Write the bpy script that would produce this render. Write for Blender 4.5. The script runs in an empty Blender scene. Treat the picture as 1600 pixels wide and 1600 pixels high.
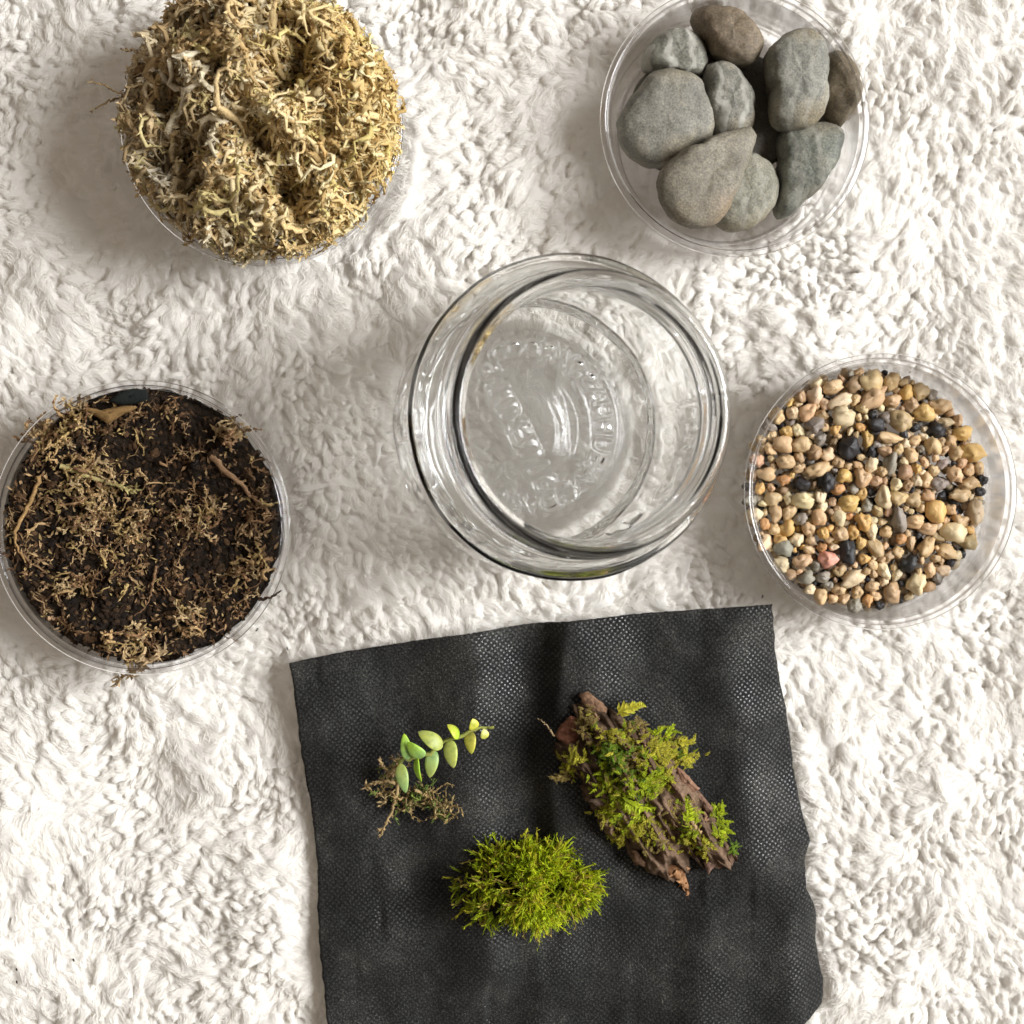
import bpy, math, random
import numpy as np
from mathutils import Matrix, Vector, Euler

rng = np.random.default_rng(11)
random.seed(11)
SC = bpy.context.scene
COL = SC.collection

# ------------------------------------------------------------------ camera
F = 2400.0                 # focal length in photo pixels (photo is 1600 wide)
H = 0.480                  # lens height above the blanket
NAD = (660.0, 780.0)       # photo pixel straight below the lens
cd = bpy.data.cameras.new('camera'); cam = bpy.data.objects.new('camera', cd); COL.objects.link(cam)
cd.sensor_width = 36.0; cd.lens = 36.0 * F / 1600.0; cd.clip_start = 0.01; cd.clip_end = 20
_down = Vector(((NAD[0] - 800) / F, (800 - NAD[1]) / F, -1)).normalized()
_q = _down.rotation_difference(Vector((0, 0, -1)))
cam.rotation_mode = 'QUATERNION'; cam.rotation_quaternion = _q; cam.location = (0, 0, H)
RC = np.array(_q.to_matrix())
SC.camera = cam
cd.dof.use_dof = True; cd.dof.focus_distance = 0.450; cd.dof.aperture_fstop = 13.0

# ------------------------------------------------------------------ light
w = bpy.data.worlds.new('World'); SC.world = w; w.use_nodes = True
bg = w.node_tree.nodes['Background']
bg.inputs[0].default_value = (1.0, 0.86, 0.73, 1); bg.inputs[1].default_value = 0.28
ld = bpy.data.lights.new('window_light', 'AREA'); ld.shape = 'RECTANGLE'; ld.size = 1.40; ld.size_y = 1.70
ld.energy = 198.0; ld.color = (0.985, 0.99, 1.0)
lo = bpy.data.objects.new('window_light', ld); COL.objects.link(lo)
lo.location = (2.44, 0.36, 1.94)
lo.rotation_euler = (Vector((0.03, 0, 0)) - Vector(lo.location)).to_track_quat('-Z', 'Y').to_euler()
SC.view_settings.view_transform = 'Standard'; SC.view_settings.look = 'None'
SC.view_settings.exposure = 0.0; SC.view_settings.gamma = 1.0
cy = SC.cycles
cy.use_denoising = True; cy.use_adaptive_sampling = True; cy.adaptive_threshold = 0.02; cy.adaptive_min_samples = 24
cy.max_bounces = 48; cy.transmission_bounces = 48; cy.transparent_max_bounces = 16; cy.diffuse_bounces = 6; cy.glossy_bounces = 6
cy.sample_clamp_indirect = 60.0; cy.blur_glossy = 0.3
cy.caustics_refractive = True; cy.caustics_reflective = True

# ------------------------------------------------------------------ helpers
def W(px, py, z):
    """photo pixel -> point on the level z"""
    d = RC @ np.array([(px - 800) / F, (800 - py) / F, -1.0])
    t = (z - H) / d[2]
    return np.array([d[0] * t, d[1] * t, z])
def Wn(pp, z):
    return np.array([W(a, b, z) for a, b in pp])
def S(z): return (H - z) / F

def _hash(ix, iy, iz, s):
    n = (ix * 374761393 + iy * 668265263 + iz * 2147483647 + s * 974634533) & 0xffffffff
    n = ((n ^ (n >> 13)) * 1274126177) & 0xffffffff
    n = ((n ^ (n >> 16)) * 2246822519) & 0xffffffff
    return ((n ^ (n >> 15)) & 0xffffff) / float(0xffffff) * 2 - 1
def noise(x, y, z=0.0, s=0):
    x, y, z = np.broadcast_arrays(np.asarray(x, float), np.asarray(y, float), np.asarray(z, float))
    ix, iy, iz = np.floor(x).astype(np.int64), np.floor(y).astype(np.int64), np.floor(z).astype(np.int64)
    fx, fy, fz = x - ix, y - iy, z - iz
    u, v, t = [f * f * f * (f * (f * 6 - 15) + 10) for f in (fx, fy, fz)]
    r = 0
    for a in (0, 1):
        for b in (0, 1):
            for c in (0, 1):
                r = r + _hash(ix + a, iy + b, iz + c, s) * (u if a else 1 - u) * (v if b else 1 - v) * (t if c else 1 - t)
    return r
def fbm(x, y, z=0.0, s=0, o=4):
    r, a, f = 0, 1.0, 1.0
    for k in range(o):
        r = r + a * noise(x * f, y * f, np.asarray(z) * f, s + k * 17); a *= .5; f *= 2.03
    return r
def sstep(a, b, x):
    t = np.clip((x - a) / (b - a), 0, 1); return t * t * (3 - 2 * t)
def inpoly(x, y, poly):
    x, y = np.asarray(x), np.asarray(y); r = np.zeros(x.shape, bool); n = len(poly)
    for i in range(n):
        x1, y1 = poly[i][:2]; x2, y2 = poly[(i + 1) % n][:2]
        c = ((y1 > y) != (y2 > y)) & (x < (x2 - x1) * (y - y1) / (y2 - y1 + 1e-15) + x1)
        r ^= c
    return r
def polydist(x, y, poly):
    x, y = np.asarray(x, float), np.asarray(y, float); d = np.full(x.shape, 1e9); n = len(poly)
    for i in range(n):
        a = np.array(poly[i][:2]); b = np.array(poly[(i + 1) % n][:2]); ab = b - a
        t = np.clip(((x - a[0]) * ab[0] + (y - a[1]) * ab[1]) / (ab @ ab + 1e-15), 0, 1)
        d = np.minimum(d, np.hypot(x - a[0] - t * ab[0], y - a[1] - t * ab[1]))
    return d

class MB:
    """collects pieces of one mesh"""
    def __init__(s): s.v = []; s.f4 = []; s.f3 = []; s.c = []; s.n = 0
    def add(s, v, f, col):
        v = np.asarray(v, float).reshape(-1, 3); f = np.asarray(f, np.int64)
        c = np.asarray(col, float)
        if c.ndim == 1: c = np.tile(c[:3], (len(v), 1))
        s.v.append(v); s.c.append(c[:, :3]); (s.f4 if f.shape[1] == 4 else s.f3).append(f + s.n); s.n += len(v)
    def mesh(s, name, smooth=True):
        v = np.vstack(s.v); me = bpy.data.meshes.new(name)
        f4 = np.vstack(s.f4) if s.f4 else np.zeros((0, 4), np.int64)
        f3 = np.vstack(s.f3) if s.f3 else np.zeros((0, 3), np.int64)
        nl = len(f4) * 4 + len(f3) * 3
        me.vertices.add(len(v)); me.vertices.foreach_set('co', v.astype(np.float32).ravel())
        me.loops.add(nl); me.loops.foreach_set('vertex_index', np.concatenate([f4.ravel(), f3.ravel()]).astype(np.int32))
        tot = np.concatenate([np.full(len(f4), 4), np.full(len(f3), 3)]); st = np.concatenate([[0], np.cumsum(tot)[:-1]])
        me.polygons.add(len(tot)); me.polygons.foreach_set('loop_start', st.astype(np.int32))
        me.polygons.foreach_set('loop_total', tot.astype(np.int32))
        me.polygons.foreach_set('use_smooth', np.full(len(tot), smooth))
        me.update(calc_edges=True)
        a = me.attributes.new('Col', 'FLOAT_COLOR', 'POINT')
        c = np.hstack([np.vstack(s.c), np.ones((len(v), 1))]).astype(np.float32); a.data.foreach_set('color', c.ravel())
        me.validate()
        return me
    def build(s, name, m, parent=None, smooth=True):
        return link(name, s.mesh(name, smooth), m, parent)
def link(name, me, m, parent=None):
    o = bpy.data.objects.new(name, me)
    if m is not None and me is not None and len(me.materials) == 0: me.materials.append(m)
    COL.objects.link(o)
    if parent is not None: 
        o.parent = parent; o.matrix_parent_inverse = parent.matrix_world.inverted()
    return o
def tag(o, label=None, cat=None, group=None, kind=None):
    for k, v in (('label', label), ('category', cat), ('group', group), ('kind', kind)):
        if v: o[k] = v
    return o
def empty(name, loc):
    o = bpy.data.objects.new(name, None); o.empty_display_size = .01; o.location = loc; COL.objects.link(o)
    o.matrix_world = Matrix.Translation(Vector(loc)); return o

def tubes(mb, P, R, col, M=5, tip=None, flat=1.0):
    """N strands of K points as tapered tubes; P[N,K,3], R[N,K], col[N,3]"""
    P = np.asarray(P, float); N, K, _ = P.shape
    R = np.broadcast_to(np.asarray(R, float), (N, K))
    T = np.gradient(P, axis=1); T /= np.linalg.norm(T, axis=2, keepdims=True) + 1e-12
    ref = np.tile(np.array([0.31, 0.17, 1.0]), (N, 1)) + rng.normal(0, .5, (N, 3)); ref = ref[:, None, :]
    U = np.cross(T, ref); U /= np.linalg.norm(U, axis=2, keepdims=True) + 1e-12
    V = np.cross(T, U)
    a = np.arange(M) / M * 2 * np.pi
    v = P[:, :, None, :] + R[:, :, None, None] * (np.cos(a)[None, None, :, None] * U[:, :, None, :] + flat * np.sin(a)[None, None, :, None] * V[:, :, None, :])
    base = (np.arange(N) * K * M)[:, None, None]
    k = np.arange(K - 1)[None, :, None] * M; j = np.arange(M)[None, None, :]; j2 = (j + 1) % M
    f = np.stack([base + k + j, base + k + j2, base + k + M + j2, base + k + M + j], -1).reshape(-1, 4)
    col = np.broadcast_to(np.asarray(col, float), (N, 3))
    c = np.repeat(col, K * M, axis=0)
    if tip is not None:
        t = np.tile(np.repeat(np.linspace(0, 1, K), M), N)[:, None]
        c = c * (1 - t) + np.repeat(np.broadcast_to(np.asarray(tip, float), (N, 3)), K * M, axis=0) * t
    mb.add(v.reshape(-1, 3), f, c)
def leaves(mb, O, D, U, L, Wd, col, curl=.25):
    """N small folded leaves: origin, direction, up, length, width"""
    N = len(O); D = D / (np.linalg.norm(D, axis=1, keepdims=True) + 1e-12)
    Sd = np.cross(D, U); Sd /= np.linalg.norm(Sd, axis=1, keepdims=True) + 1e-12; Up = np.cross(Sd, D)
    L = np.broadcast_to(np.asarray(L, float), N)[:, None]; Wd = np.broadcast_to(np.asarray(Wd, float), N)[:, None]
    m = O + D * L * .45 + Up * L * curl * .35
    v = np.stack([O, m + Sd * Wd * .5 + Up * Wd * .25, O + D * L + Up * L * -curl * .3, m - Sd * Wd * .5 + Up * Wd * .25, m], 1)
    b = (np.arange(N) * 5)[:, None]
    f = np.concatenate([b + np.array([[0, 1, 4]]), b + np.array([[1, 2, 4]]), b + np.array([[2, 3, 4]]), b + np.array([[3, 0, 4]])], 0)
    mb.add(v.reshape(-1, 3), f, np.repeat(np.broadcast_to(np.asarray(col, float), (N, 3)), 5, axis=0))
def blob(mb, c, r, col, nu=10, nv=7, amp=.15, fr=1.2, seed=0, rot=None):
    th = np.linspace(0, 2 * np.pi, nu, endpoint=False); ph = np.linspace(-np.pi / 2, np.pi / 2, nv)
    T, Pp = np.meshgrid(th, ph); d = np.stack([np.cos(Pp) * np.cos(T), np.cos(Pp) * np.sin(T), np.sin(Pp)], -1)
    k = 1 + amp * fbm(d[..., 0] * fr + seed * 7.3, d[..., 1] * fr, d[..., 2] * fr, seed, 3)
    v = d * k[..., None] * np.asarray(r)
    if rot is not None: v = v @ np.array(rot).T
    v = v + np.asarray(c)
    i = np.arange(nv - 1)[:, None] * nu; j = np.arange(nu)[None]; j2 = (j + 1) % nu
    f = np.stack([i + j, i + j2, i + nu + j2, i + nu + j], -1).reshape(-1, 4)
    mb.add(v.reshape(-1, 3), f, col)

# ------------------------------------------------------------------ materials
class NT:
    def __init__(s, name):
        s.m = bpy.data.materials.new(name); s.m.use_nodes = True; s.t = s.m.node_tree; s.p = s.t.nodes['Principled BSDF']
        s.out = s.t.nodes['Material Output']
    def n(s, ty, **kw):
        nd = s.t.nodes.new(ty)
        for k, v in kw.items():
            if hasattr(nd, k): setattr(nd, k, v)
            else: nd.inputs[k].default_value = v
        return nd
    def l(s, a, b): s.t.links.new(a, b)
    def noise(s, scale, detail=4, rough=.55, co='Object', vec=None):
        tc = s.n('ShaderNodeTexCoord'); t = s.n('ShaderNodeTexNoise')
        t.inputs['Scale'].default_value = scale; t.inputs['Detail'].default_value = detail; t.inputs['Roughness'].default_value = rough
        s.l(vec or tc.outputs[co], t.inputs['Vector']); return t
    def ramp(s, fac, stops):
        r = s.n('ShaderNodeValToRGB'); e = r.color_ramp.elements
        while len(e) < len(stops): e.new(.5)
        for k, (p, c) in enumerate(stops): e[k].position = p; e[k].color = (*c, 1) if len(c) == 3 else c
        s.l(fac, r.inputs[0]); return r
    def mix(s, a, b, fac, mode='MIX'):
        x = s.n('ShaderNodeMix', data_type='RGBA', blend_type=mode)
        for sk, v in ((x.inputs['Factor'], fac), (x.inputs[6], a), (x.inputs[7], b)):
            if hasattr(v, 'node'): s.l(v, sk)
            else: sk.default_value = v if not isinstance(v, tuple) else (*v, 1)
        return x.outputs[2]
    def bump(s, h, strength, dist):
        b = s.n('ShaderNodeBump'); b.inputs['Strength'].default_value = strength; b.inputs['Distance'].default_value = dist
        s.l(h, b.inputs['Height']); s.l(b.outputs[0], s.p.inputs['Normal']); return b
    def set(s, **kw):
        for k, v in kw.items(): s.p.inputs[k.replace('_', ' ')].default_value = v
def colmat(name, rough=.7, spec=.3, nscale=1500, namp=.35, translucent=0.0, bump=0.0, sub=0.0):
    m = NT(name); a = m.n('ShaderNodeAttribute', attribute_name='Col')
    t = m.noise(nscale, 3)
    r = m.ramp(t.outputs['Fac'], [(.25, (1 - namp,) * 3), (.75, (1 + namp * .4,) * 3)])
    c = m.mix(a.outputs['Color'], r.outputs[0], 1.0, 'MULTIPLY'); m.l(c, m.p.inputs['Base Color'])
    m.set(Roughness=rough); m.p.inputs['Specular IOR Level'].default_value = spec
    if bump: m.bump(t.outputs['Fac'], bump, .0004)
    if translucent:
        tr = m.n('ShaderNodeBsdfTranslucent'); m.l(c, tr.inputs['Color'])
        mx = m.n('ShaderNodeMixShader'); mx.inputs[0].default_value = translucent
        m.l(m.p.outputs[0], mx.inputs[1]); m.l(tr.outputs[0], mx.inputs[2]); m.l(mx.outputs[0], m.out.inputs['Surface'])
    return m.m

def wool_mat():
    m = NT('fleece_wool'); t = m.noise(1700, 3, .65); m.p.inputs['Base Color'].default_value = (.955, .938, .902, 1)
    m.set(Roughness=1.0); m.p.inputs['Specular IOR Level'].default_value = 0.0
    m.bump(t.outputs['Fac'], .4, .0006)
    tr = m.n('ShaderNodeBsdfTranslucent'); tr.inputs['Color'].default_value = (.972, .957, .922, 1)
    mx = m.n('ShaderNodeMixShader'); mx.inputs[0].default_value = .45
    m.l(m.p.outputs[0], mx.inputs[1]); m.l(tr.outputs[0], mx.inputs[2]); m.l(mx.outputs[0], m.out.inputs['Surface'])
    return m.m
WOOL = wool_mat()

def glass_mat():
    m = NT('jar_glass'); m.set(Roughness=0.0, IOR=1.46); m.p.inputs['Transmission Weight'].default_value = 1.0
    m.p.inputs['Base Color'].default_value = (.985, .99, .985, 1); return m.m
def plastic_mat(name, ior, k):
    m = NT(name)
    tr = m.n('ShaderNodeBsdfTransparent'); tr.inputs[0].default_value = (.988, .986, .99, 1)
    gl = m.n('ShaderNodeBsdfGlossy'); gl.inputs['Roughness'].default_value = .09; gl.inputs['Color'].default_value = (1, 1, 1, 1)
    lw = m.n('ShaderNodeFresnel'); lw.inputs['IOR'].default_value = ior
    t = m.noise(220, 2); b = m.n('ShaderNodeBump'); b.inputs['Strength'].default_value = .12; b.inputs['Distance'].default_value = .001
    m.l(t.outputs['Fac'], b.inputs['Height']); m.l(b.outputs[0], gl.inputs['Normal'])
    mx = m.n('ShaderNodeMixShader'); sc_ = m.n('ShaderNodeMath', operation='MULTIPLY'); sc_.inputs[1].default_value = k; m.l(lw.outputs[0], sc_.inputs[0]); m.l(sc_.outputs[0], mx.inputs[0]); m.l(tr.outputs[0], mx.inputs[1]); m.l(gl.outputs[0], mx.inputs[2])
    m.l(mx.outputs[0], m.out.inputs['Surface']); return m.m
GLASS = glass_mat(); PLASTIC = plastic_mat('clear_plastic', 1.25, .8); RIMP = plastic_mat('clear_plastic_rim', 1.38, .9)

# ------------------------------------------------------------------ layout
DISH = {  # rim centre in the photo, and rim radius in metres
    'moss':   (W(410, 196, .024), .0400),
    'stone':  (W(1150, 188, .024), .0395),
    'gravel': (W(1378, 768, .024), .0405),
    'soil':   (W(221, 824, .024), .0420),
}
DH = .024
JB = W(818, 668, -.001); JT = W(928, 645, .094)     # jar base centre, mouth centre
CLOTH_PX = [(452, 1036), (520, 1021), (600, 1008), (700, 991), (800, 977), (900, 965), (1000, 955), (1100, 947), (1195, 940),
            (1198, 985), (1206, 1040), (1222, 1120), (1232, 1180), (1242, 1240), (1256, 1308), (1247, 1338), (1249, 1378), (1268, 1416), (1269, 1470),
            (1279, 1522), (1277, 1560), (1222, 1597), (1190, 1640), (1000, 1655), (800, 1662), (650, 1655), (514, 1650),
            (508, 1570), (500, 1470), (497, 1400), (492, 1320), (487, 1260), (476, 1200), (467, 1130), (460, 1075)]
CZ = .003
CLOTH = Wn(CLOTH_PX, CZ)

# ------------------------------------------------------------------ blanket
def soft_relief(x, y):
    return .0038 * noise(x * 22 + 3, y * 22, 0, 5) + .0016 * noise(x * 60, y * 60, 0, 9)
FOOT = [(d[0][0], d[0][1], d[1] * .92, -.0004) for d in DISH.values()] + [(JB[0], JB[1], .036, -.0035)]
def blanket_top(x, y):
    """height of the tips of the pile"""
    z = soft_relief(x, y)
    for fx, fy, fr, fz in FOOT:
        d = np.hypot(x - fx, y - fy); k = sstep(fr + .009, fr + .001, d)
        z = z * (1 - k) + (fz - .0012) * k
    ins = inpoly(x, y, CLOTH); d = polydist(x, y, CLOTH); d = np.where(ins, -d, d)
    k = sstep(.006, -.002, d); z = z * (1 - k) + (CZ - .0035) * k
    return z

bc = W(800, 800, 0); BH = .212
NG = 860
gx = np.linspace(bc[0] - BH, bc[0] + BH, NG); gy = np.linspace(bc[1] - BH, bc[1] + BH, NG)
X, Y = np.meshgrid(gx, gy); top = blanket_top(X, Y); press = np.clip((soft_relief(X, Y) - top) / .003, 0, 1)
# locks of wool: lobes on a jittered grid, leaning the way the pile lies
sp = .0026; nl = int(2 * BH / sp) + 8; ox, oy = bc[0] - BH - 4 * sp, bc[1] - BH - 4 * sp
li, lj = np.meshgrid(np.arange(nl), np.arange(nl), indexing='ij')
lx = ox + (li + rng.uniform(-.1, 1.1, li.shape)) * sp; ly = oy + (lj + rng.uniform(-.1, 1.1, li.shape)) * sp
lfl = 2.4 * noise(lx * 16, ly * 16, 0, 31) - 2.2 + .9 * noise(lx * 75, ly * 75, 0, 33) + rng.normal(0, .45, lx.shape)
lsz = 1 + .4 * noise(lx * 55, ly * 55, 0, 41)
la = rng.uniform(.0019, .0046, lx.shape) * lsz; lb = rng.uniform(.0013, .0026, lx.shape) * lsz
lz = .0012 * noise(lx * 110, ly * 110, 0, 21) + .0007 * noise(lx * 260, ly * 260, 0, 23) + rng.normal(0, .00038, lx.shape)
lh = rng.uniform(.0016, .0028, lx.shape); lup = rng.uniform(.1, .55, lx.shape); lcv = rng.normal(0, .35, lx.shape)
acc = np.full(X.shape, math.exp(-.0030 / .00030)); best = np.full(X.shape, -1.0); bu = np.zeros(X.shape); bv = np.zeros(X.shape); bid = np.zeros(X.shape); bf = np.zeros(X.shape)
ci_ = np.floor((X - ox) / sp).astype(int); cj_ = np.floor((Y - oy) / sp).astype(int)
for di in range(-2, 3):
    for dj in range(-2, 3):
        a_, b_ = np.clip(ci_ + di, 0, nl - 1), np.clip(cj_ + dj, 0, nl - 1)
        dx, dy = X - lx[a_, b_], Y - ly[a_, b_]; f_ = lfl[a_, b_]; c_, s_ = np.cos(f_), np.sin(f_)
        u_ = (dx * c_ + dy * s_) / la[a_, b_]; v_ = (-dx * s_ + dy * c_) / lb[a_, b_] + lcv[a_, b_] * u_ * u_
        d2 = 1 - u_ * u_ - v_ * v_ * (1 + .5 * u_)
        hh = np.where(d2 > 0, lz[a_, b_] + lh[a_, b_] * (np.sqrt(np.clip(d2, 0, 1)) - 1) + .0016 * lup[a_, b_] * u_, -.02)
        acc += np.exp(np.clip(hh, -.006, .006) / .00030) * (d2 > 0)
        m_ = hh > best; best = np.where(m_, hh, best); bu = np.where(m_, u_ * la[a_, b_], bu); bv = np.where(m_, v_ * lb[a_, b_], bv); bid = np.where(m_, a_ * 17.3 + b_ * 5.1, bid); bf = np.where(m_, f_, bf)
hw = np.log(acc) * .00030
hw = hw * (1 - .60 * press) - .0008
Z = top + hw; sh_ = .28 * (hw + .001) * (1 - press)
b = MB(); i = np.arange(NG - 1)[:, None] * NG; j = np.arange(NG - 1)[None]
b.add(np.stack([X + sh_ * np.cos(bf), Y + sh_ * np.sin(bf), Z], -1).reshape(-1, 3), np.stack([i + j, i + j + 1, i + NG + j + 1, i + NG + j], -1).reshape(-1, 4), (1, 1, 1))
blanket = b.build('blanket', WOOL); tag(blanket, 'cream white fluffy sherpa fleece blanket under everything', 'blanket', kind='structure')
# the fleece itself: fine fibres combed along every lock
lxf, lyf = lx.ravel(), ly.ravel()
ok = (np.abs(lxf - bc[0]) < BH - .002) & (np.abs(lyf - bc[1]) < BH - .002) & ~(inpoly(lxf, lyf, CLOTH) & (polydist(lxf, lyf, CLOTH) > .008))
for fx, fy, fr, fz in FOOT[:4]: ok &= np.hypot(lxf - fx, lyf - fy) > fr - .012
q_ = [v_.ravel()[ok] for v_ in (lx, ly, lfl, la, lb, lz, lh, lup, lcv)]
NSL = 24
lxr, lyr, lfr, lar, lbr, lzr, lhr, lupr, lcr = [np.repeat(v_, NSL)[:, None] for v_ in q_]
ns = len(lxr); KP = 5; t = np.linspace(0, 1, KP)[None]
v0 = rng.uniform(-1.0, 1.0, (ns, 1)); u0 = rng.uniform(-1.0, .35, (ns, 1)); u1 = u0 + rng.uniform(.55, 1.25, (ns, 1))
uu = u0 + (u1 - u0) * t; vv = v0 * (1 - .35 * t) + rng.normal(0, .22, (ns, 1)) * np.sin(t * 3.1 + rng.uniform(0, 6.28, (ns, 1))) + rng.normal(0, .28, (ns, 1)) * t
d2 = np.clip(1 - np.minimum(uu, .97) ** 2 - np.clip(vv, -1, 1) ** 2 * (1 + .5 * np.minimum(uu, 1)), 0, 1)
lift = .00010 + .0008 * rng.uniform(0, 1, (ns, 1)) ** 2.4 * t + .0012 * (rng.uniform(0, 1, (ns, 1)) < .12) * t
zl = lzr + lhr * (np.sqrt(d2) - 1) + .0016 * lupr * np.minimum(uu, 1.1) + lift
vr = vv - lcr * np.minimum(uu, 1) ** 2; cx_ = lxr + np.cos(lfr) * uu * lar - np.sin(lfr) * vr * lbr; cy_ = lyr + np.sin(lfr) * uu * lar + np.cos(lfr) * vr * lbr
tp = blanket_top(lxr[::NSL, 0], lyr[::NSL, 0]); pr_ = np.clip((soft_relief(lxr[::NSL, 0], lyr[::NSL, 0]) - tp) / .003, 0, 1); tp, pr_ = np.repeat(tp, NSL)[:, None], np.repeat(pr_, NSL)[:, None]
zl = zl * (1 - .6 * pr_) - .0008; shf = .28 * (zl + .001) * (1 - pr_)
FP = np.stack([cx_ + shf * np.cos(lfr), cy_ + shf * np.sin(lfr), tp + zl], -1) + rng.normal(0, .00005, (ns, KP, 3))
hc = bpy.data.hair_curves.new('pile'); hc.add_curves([KP] * ns)
hc.attributes['position'].data.foreach_set('vector', FP.astype(np.float32).ravel())
ra = hc.attributes.get('radius') or hc.attributes.new('radius', 'FLOAT', 'POINT')
ra.data.foreach_set('value', (np.array([.00006, .00008, .00007, .00005, .00002])[None] * rng.uniform(.7, 1.25, (ns, 1))).astype(np.float32).ravel())
pile = link('pile', hc, WOOL, blanket); pile['kind'] = 'stuff'

# ------------------------------------------------------------------ black garden fabric
def seg_bump(x, y, pts, h, wl, wr):
    """a fold along a line of photo pixels; wl/wr: how far it reaches left/right"""
    p = Wn(pts, CZ)[:, :2]; best = np.full(x.shape, 1e9); sg = np.zeros(x.shape)
    for a, c in zip(p[:-1], p[1:]):
        ab = c - a; L2 = ab @ ab; t = np.clip(((x - a[0]) * ab[0] + (y - a[1]) * ab[1]) / L2, 0, 1)
        dx = x - a[0] - t * ab[0]; dy = y - a[1] - t * ab[1]; d = np.hypot(dx, dy); s = np.sign(dx)
        sg = np.where(d < best, s, sg); best = np.minimum(best, d)
    wd = np.where(sg < 0, wl, wr)
    return h * np.exp(-(best / wd) ** 2)
def cloth_h(x, y):
    z = CZ + .0016 * noise(x * 35 + 1, y * 35, 0, 51) + .0007 * noise(x * 90, y * 70, 0, 53) + .00025 * noise(x * 260, y * 200, 0, 55)
    z = z + seg_bump(x, y, [(885, 940), (872, 1080), (862, 1200), (872, 1330)], .0066, .0042, .016)
    z = z + seg_bump(x, y, [(1150, 960), (1128, 1060), (1140, 1200), (1165, 1330)], .0030, .010, .014)
    z = z + seg_bump(x, y, [(1235, 1400), (1230, 1480), (1245, 1590)], .0050, .008, .007)
    z = z + seg_bump(x, y, [(830, 1430), (850, 1530), (840, 1640)], .0028, .006, .014)
    z = z + seg_bump(x, y, [(500, 1100), (545, 1270), (560, 1450)], .0026, .010, .014)
    z = z + seg_bump(x, y, [(1090, 1420), (1080, 1600)], .0022, .006, .011)
    z = z + seg_bump(x, y, [(600, 1480), (640, 1600)], .0020, .006, .014)
    z = z + seg_bump(x, y, [(740, 960), (735, 1100), (745, 1250), (760, 1500)], .0072, .016, .0098)
    z = z + seg_bump(x, y, [(1150, 930), (1128, 1060), (1140, 1200), (1165, 1330), (1170, 1660)], .0110, .055, .021)
    return z
def fabric_mat():
    m = NT('black_nonwoven_fabric'); tc = m.n('ShaderNodeTexCoord')
    # pressed bonding dots on a diamond grid about 2 mm apart
    mp = m.n('ShaderNodeMapping'); mp.inputs['Rotation'].default_value = (0, 0, math.radians(38)); mp.inputs['Scale'].default_value = (780, 780, 1)
    m.l(tc.outputs['Object'], mp.inputs['Vector'])
    vo = m.n('ShaderNodeTexVoronoi', voronoi_dimensions='2D'); vo.inputs['Scale'].default_value = 1.0; vo.inputs['Randomness'].default_value = .12
    m.l(mp.outputs[0], vo.inputs['Vector'])
    dot = m.ramp(vo.outputs['Distance'], [(.20, (1, 1, 1)), (.32, (0, 0, 0))])
    fz = m.noise(1900, 4, .75); fz2 = m.noise(60, 3)
    fib = m.ramp(fz.outputs['Fac'], [(.40, (.007, .007, .007)), (.56, (.019, .019, .018)), (.74, (.12, .118, .107))])
    worn = m.ramp(fz2.outputs['Fac'], [(.34, (.7,) * 3), (.48, (1.0,) * 3), (.64, (1.9, 1.87, 1.75))]); fz3 = m.noise(45, 3); dm = m.ramp(fz3.outputs['Fac'], [(.44, (.35,) * 3), (.60, (1,) * 3)])
    c = m.mix(fib.outputs[0], worn.outputs[0], 1.0, 'MULTIPLY')
    dotm = m.mix(dot.outputs[0], dm.outputs[0], 1.0, 'MULTIPLY'); c = m.mix(c, (.008, .009, .0105), dotm); m.l(c, m.p.inputs['Base Color'])
    rr = m.ramp(dotm, [(0, (.85,) * 3), (1, (.27,) * 3)]); m.l(rr.outputs[0], m.p.inputs['Roughness'])
    sl_ = m.ramp(dotm, [(0, (.12,) * 3), (1, (.9,) * 3)]); m.l(sl_.outputs[0], m.p.inputs['Specular IOR Level'])
    m.p.inputs['Sheen Weight'].default_value = .06; m.p.inputs['Sheen Roughness'].default_value = .5
    inv = m.n('ShaderNodeMath', operation='MULTIPLY_ADD'); m.l(dotm, inv.inputs[0]); inv.inputs[1].default_value = -.9; m.l(fz.outputs['Fac'], inv.inputs[2])
    m.bump(inv.outputs[0], .38, .0004)
    return m.m
step = .0011
x0, y0 = CLOTH[:, 0].min(), CLOTH[:, 1].min(); x1, y1 = CLOTH[:, 0].max(), CLOTH[:, 1].max()
# map a square grid onto the outline: left/right edge by row, top/bottom by the edge polylines (bilinear Coons patch)
def resample(p, n):
    p = np.asarray(p); d = np.concatenate([[0], np.cumsum(np.hypot(*np.diff(p[:, :2], axis=0).T))]); t = np.linspace(0, d[-1], n)
    return np.stack([np.interp(t, d, p[:, k]) for k in range(2)], -1)
ncu, ncv = 170, 150
topE = resample(CLOTH[0:9], ncu); rightE = resample(CLOTH[8:23], ncv); botE = resample(CLOTH[22:27][::-1], ncu); leftE = resample(np.vstack([CLOTH[26:], CLOTH[:1]])[::-1], ncv)
jag = .00045
topE[1:-1] += rng.normal(0, .00006, (ncu - 2, 2)); rightE[1:-1, 0] += jag * fbm(np.arange(ncv - 2) * .17, 0, 0, 61, 4); leftE[1:-1, 0] += jag * .8 * fbm(np.arange(ncv - 2) * .13, 0, 0, 63, 4)
u = np.linspace(0, 1, ncu)[None, :, None]; v = np.linspace(0, 1, ncv)[:, None, None]
G = (1 - v) * topE[None] + v * botE[None] + (1 - u) * leftE[:, None] + u * rightE[:, None] - ((1 - u) * (1 - v) * topE[0] + u * (1 - v) * topE[-1] + (1 - u) * v * botE[0] + u * v * botE[-1])
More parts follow.
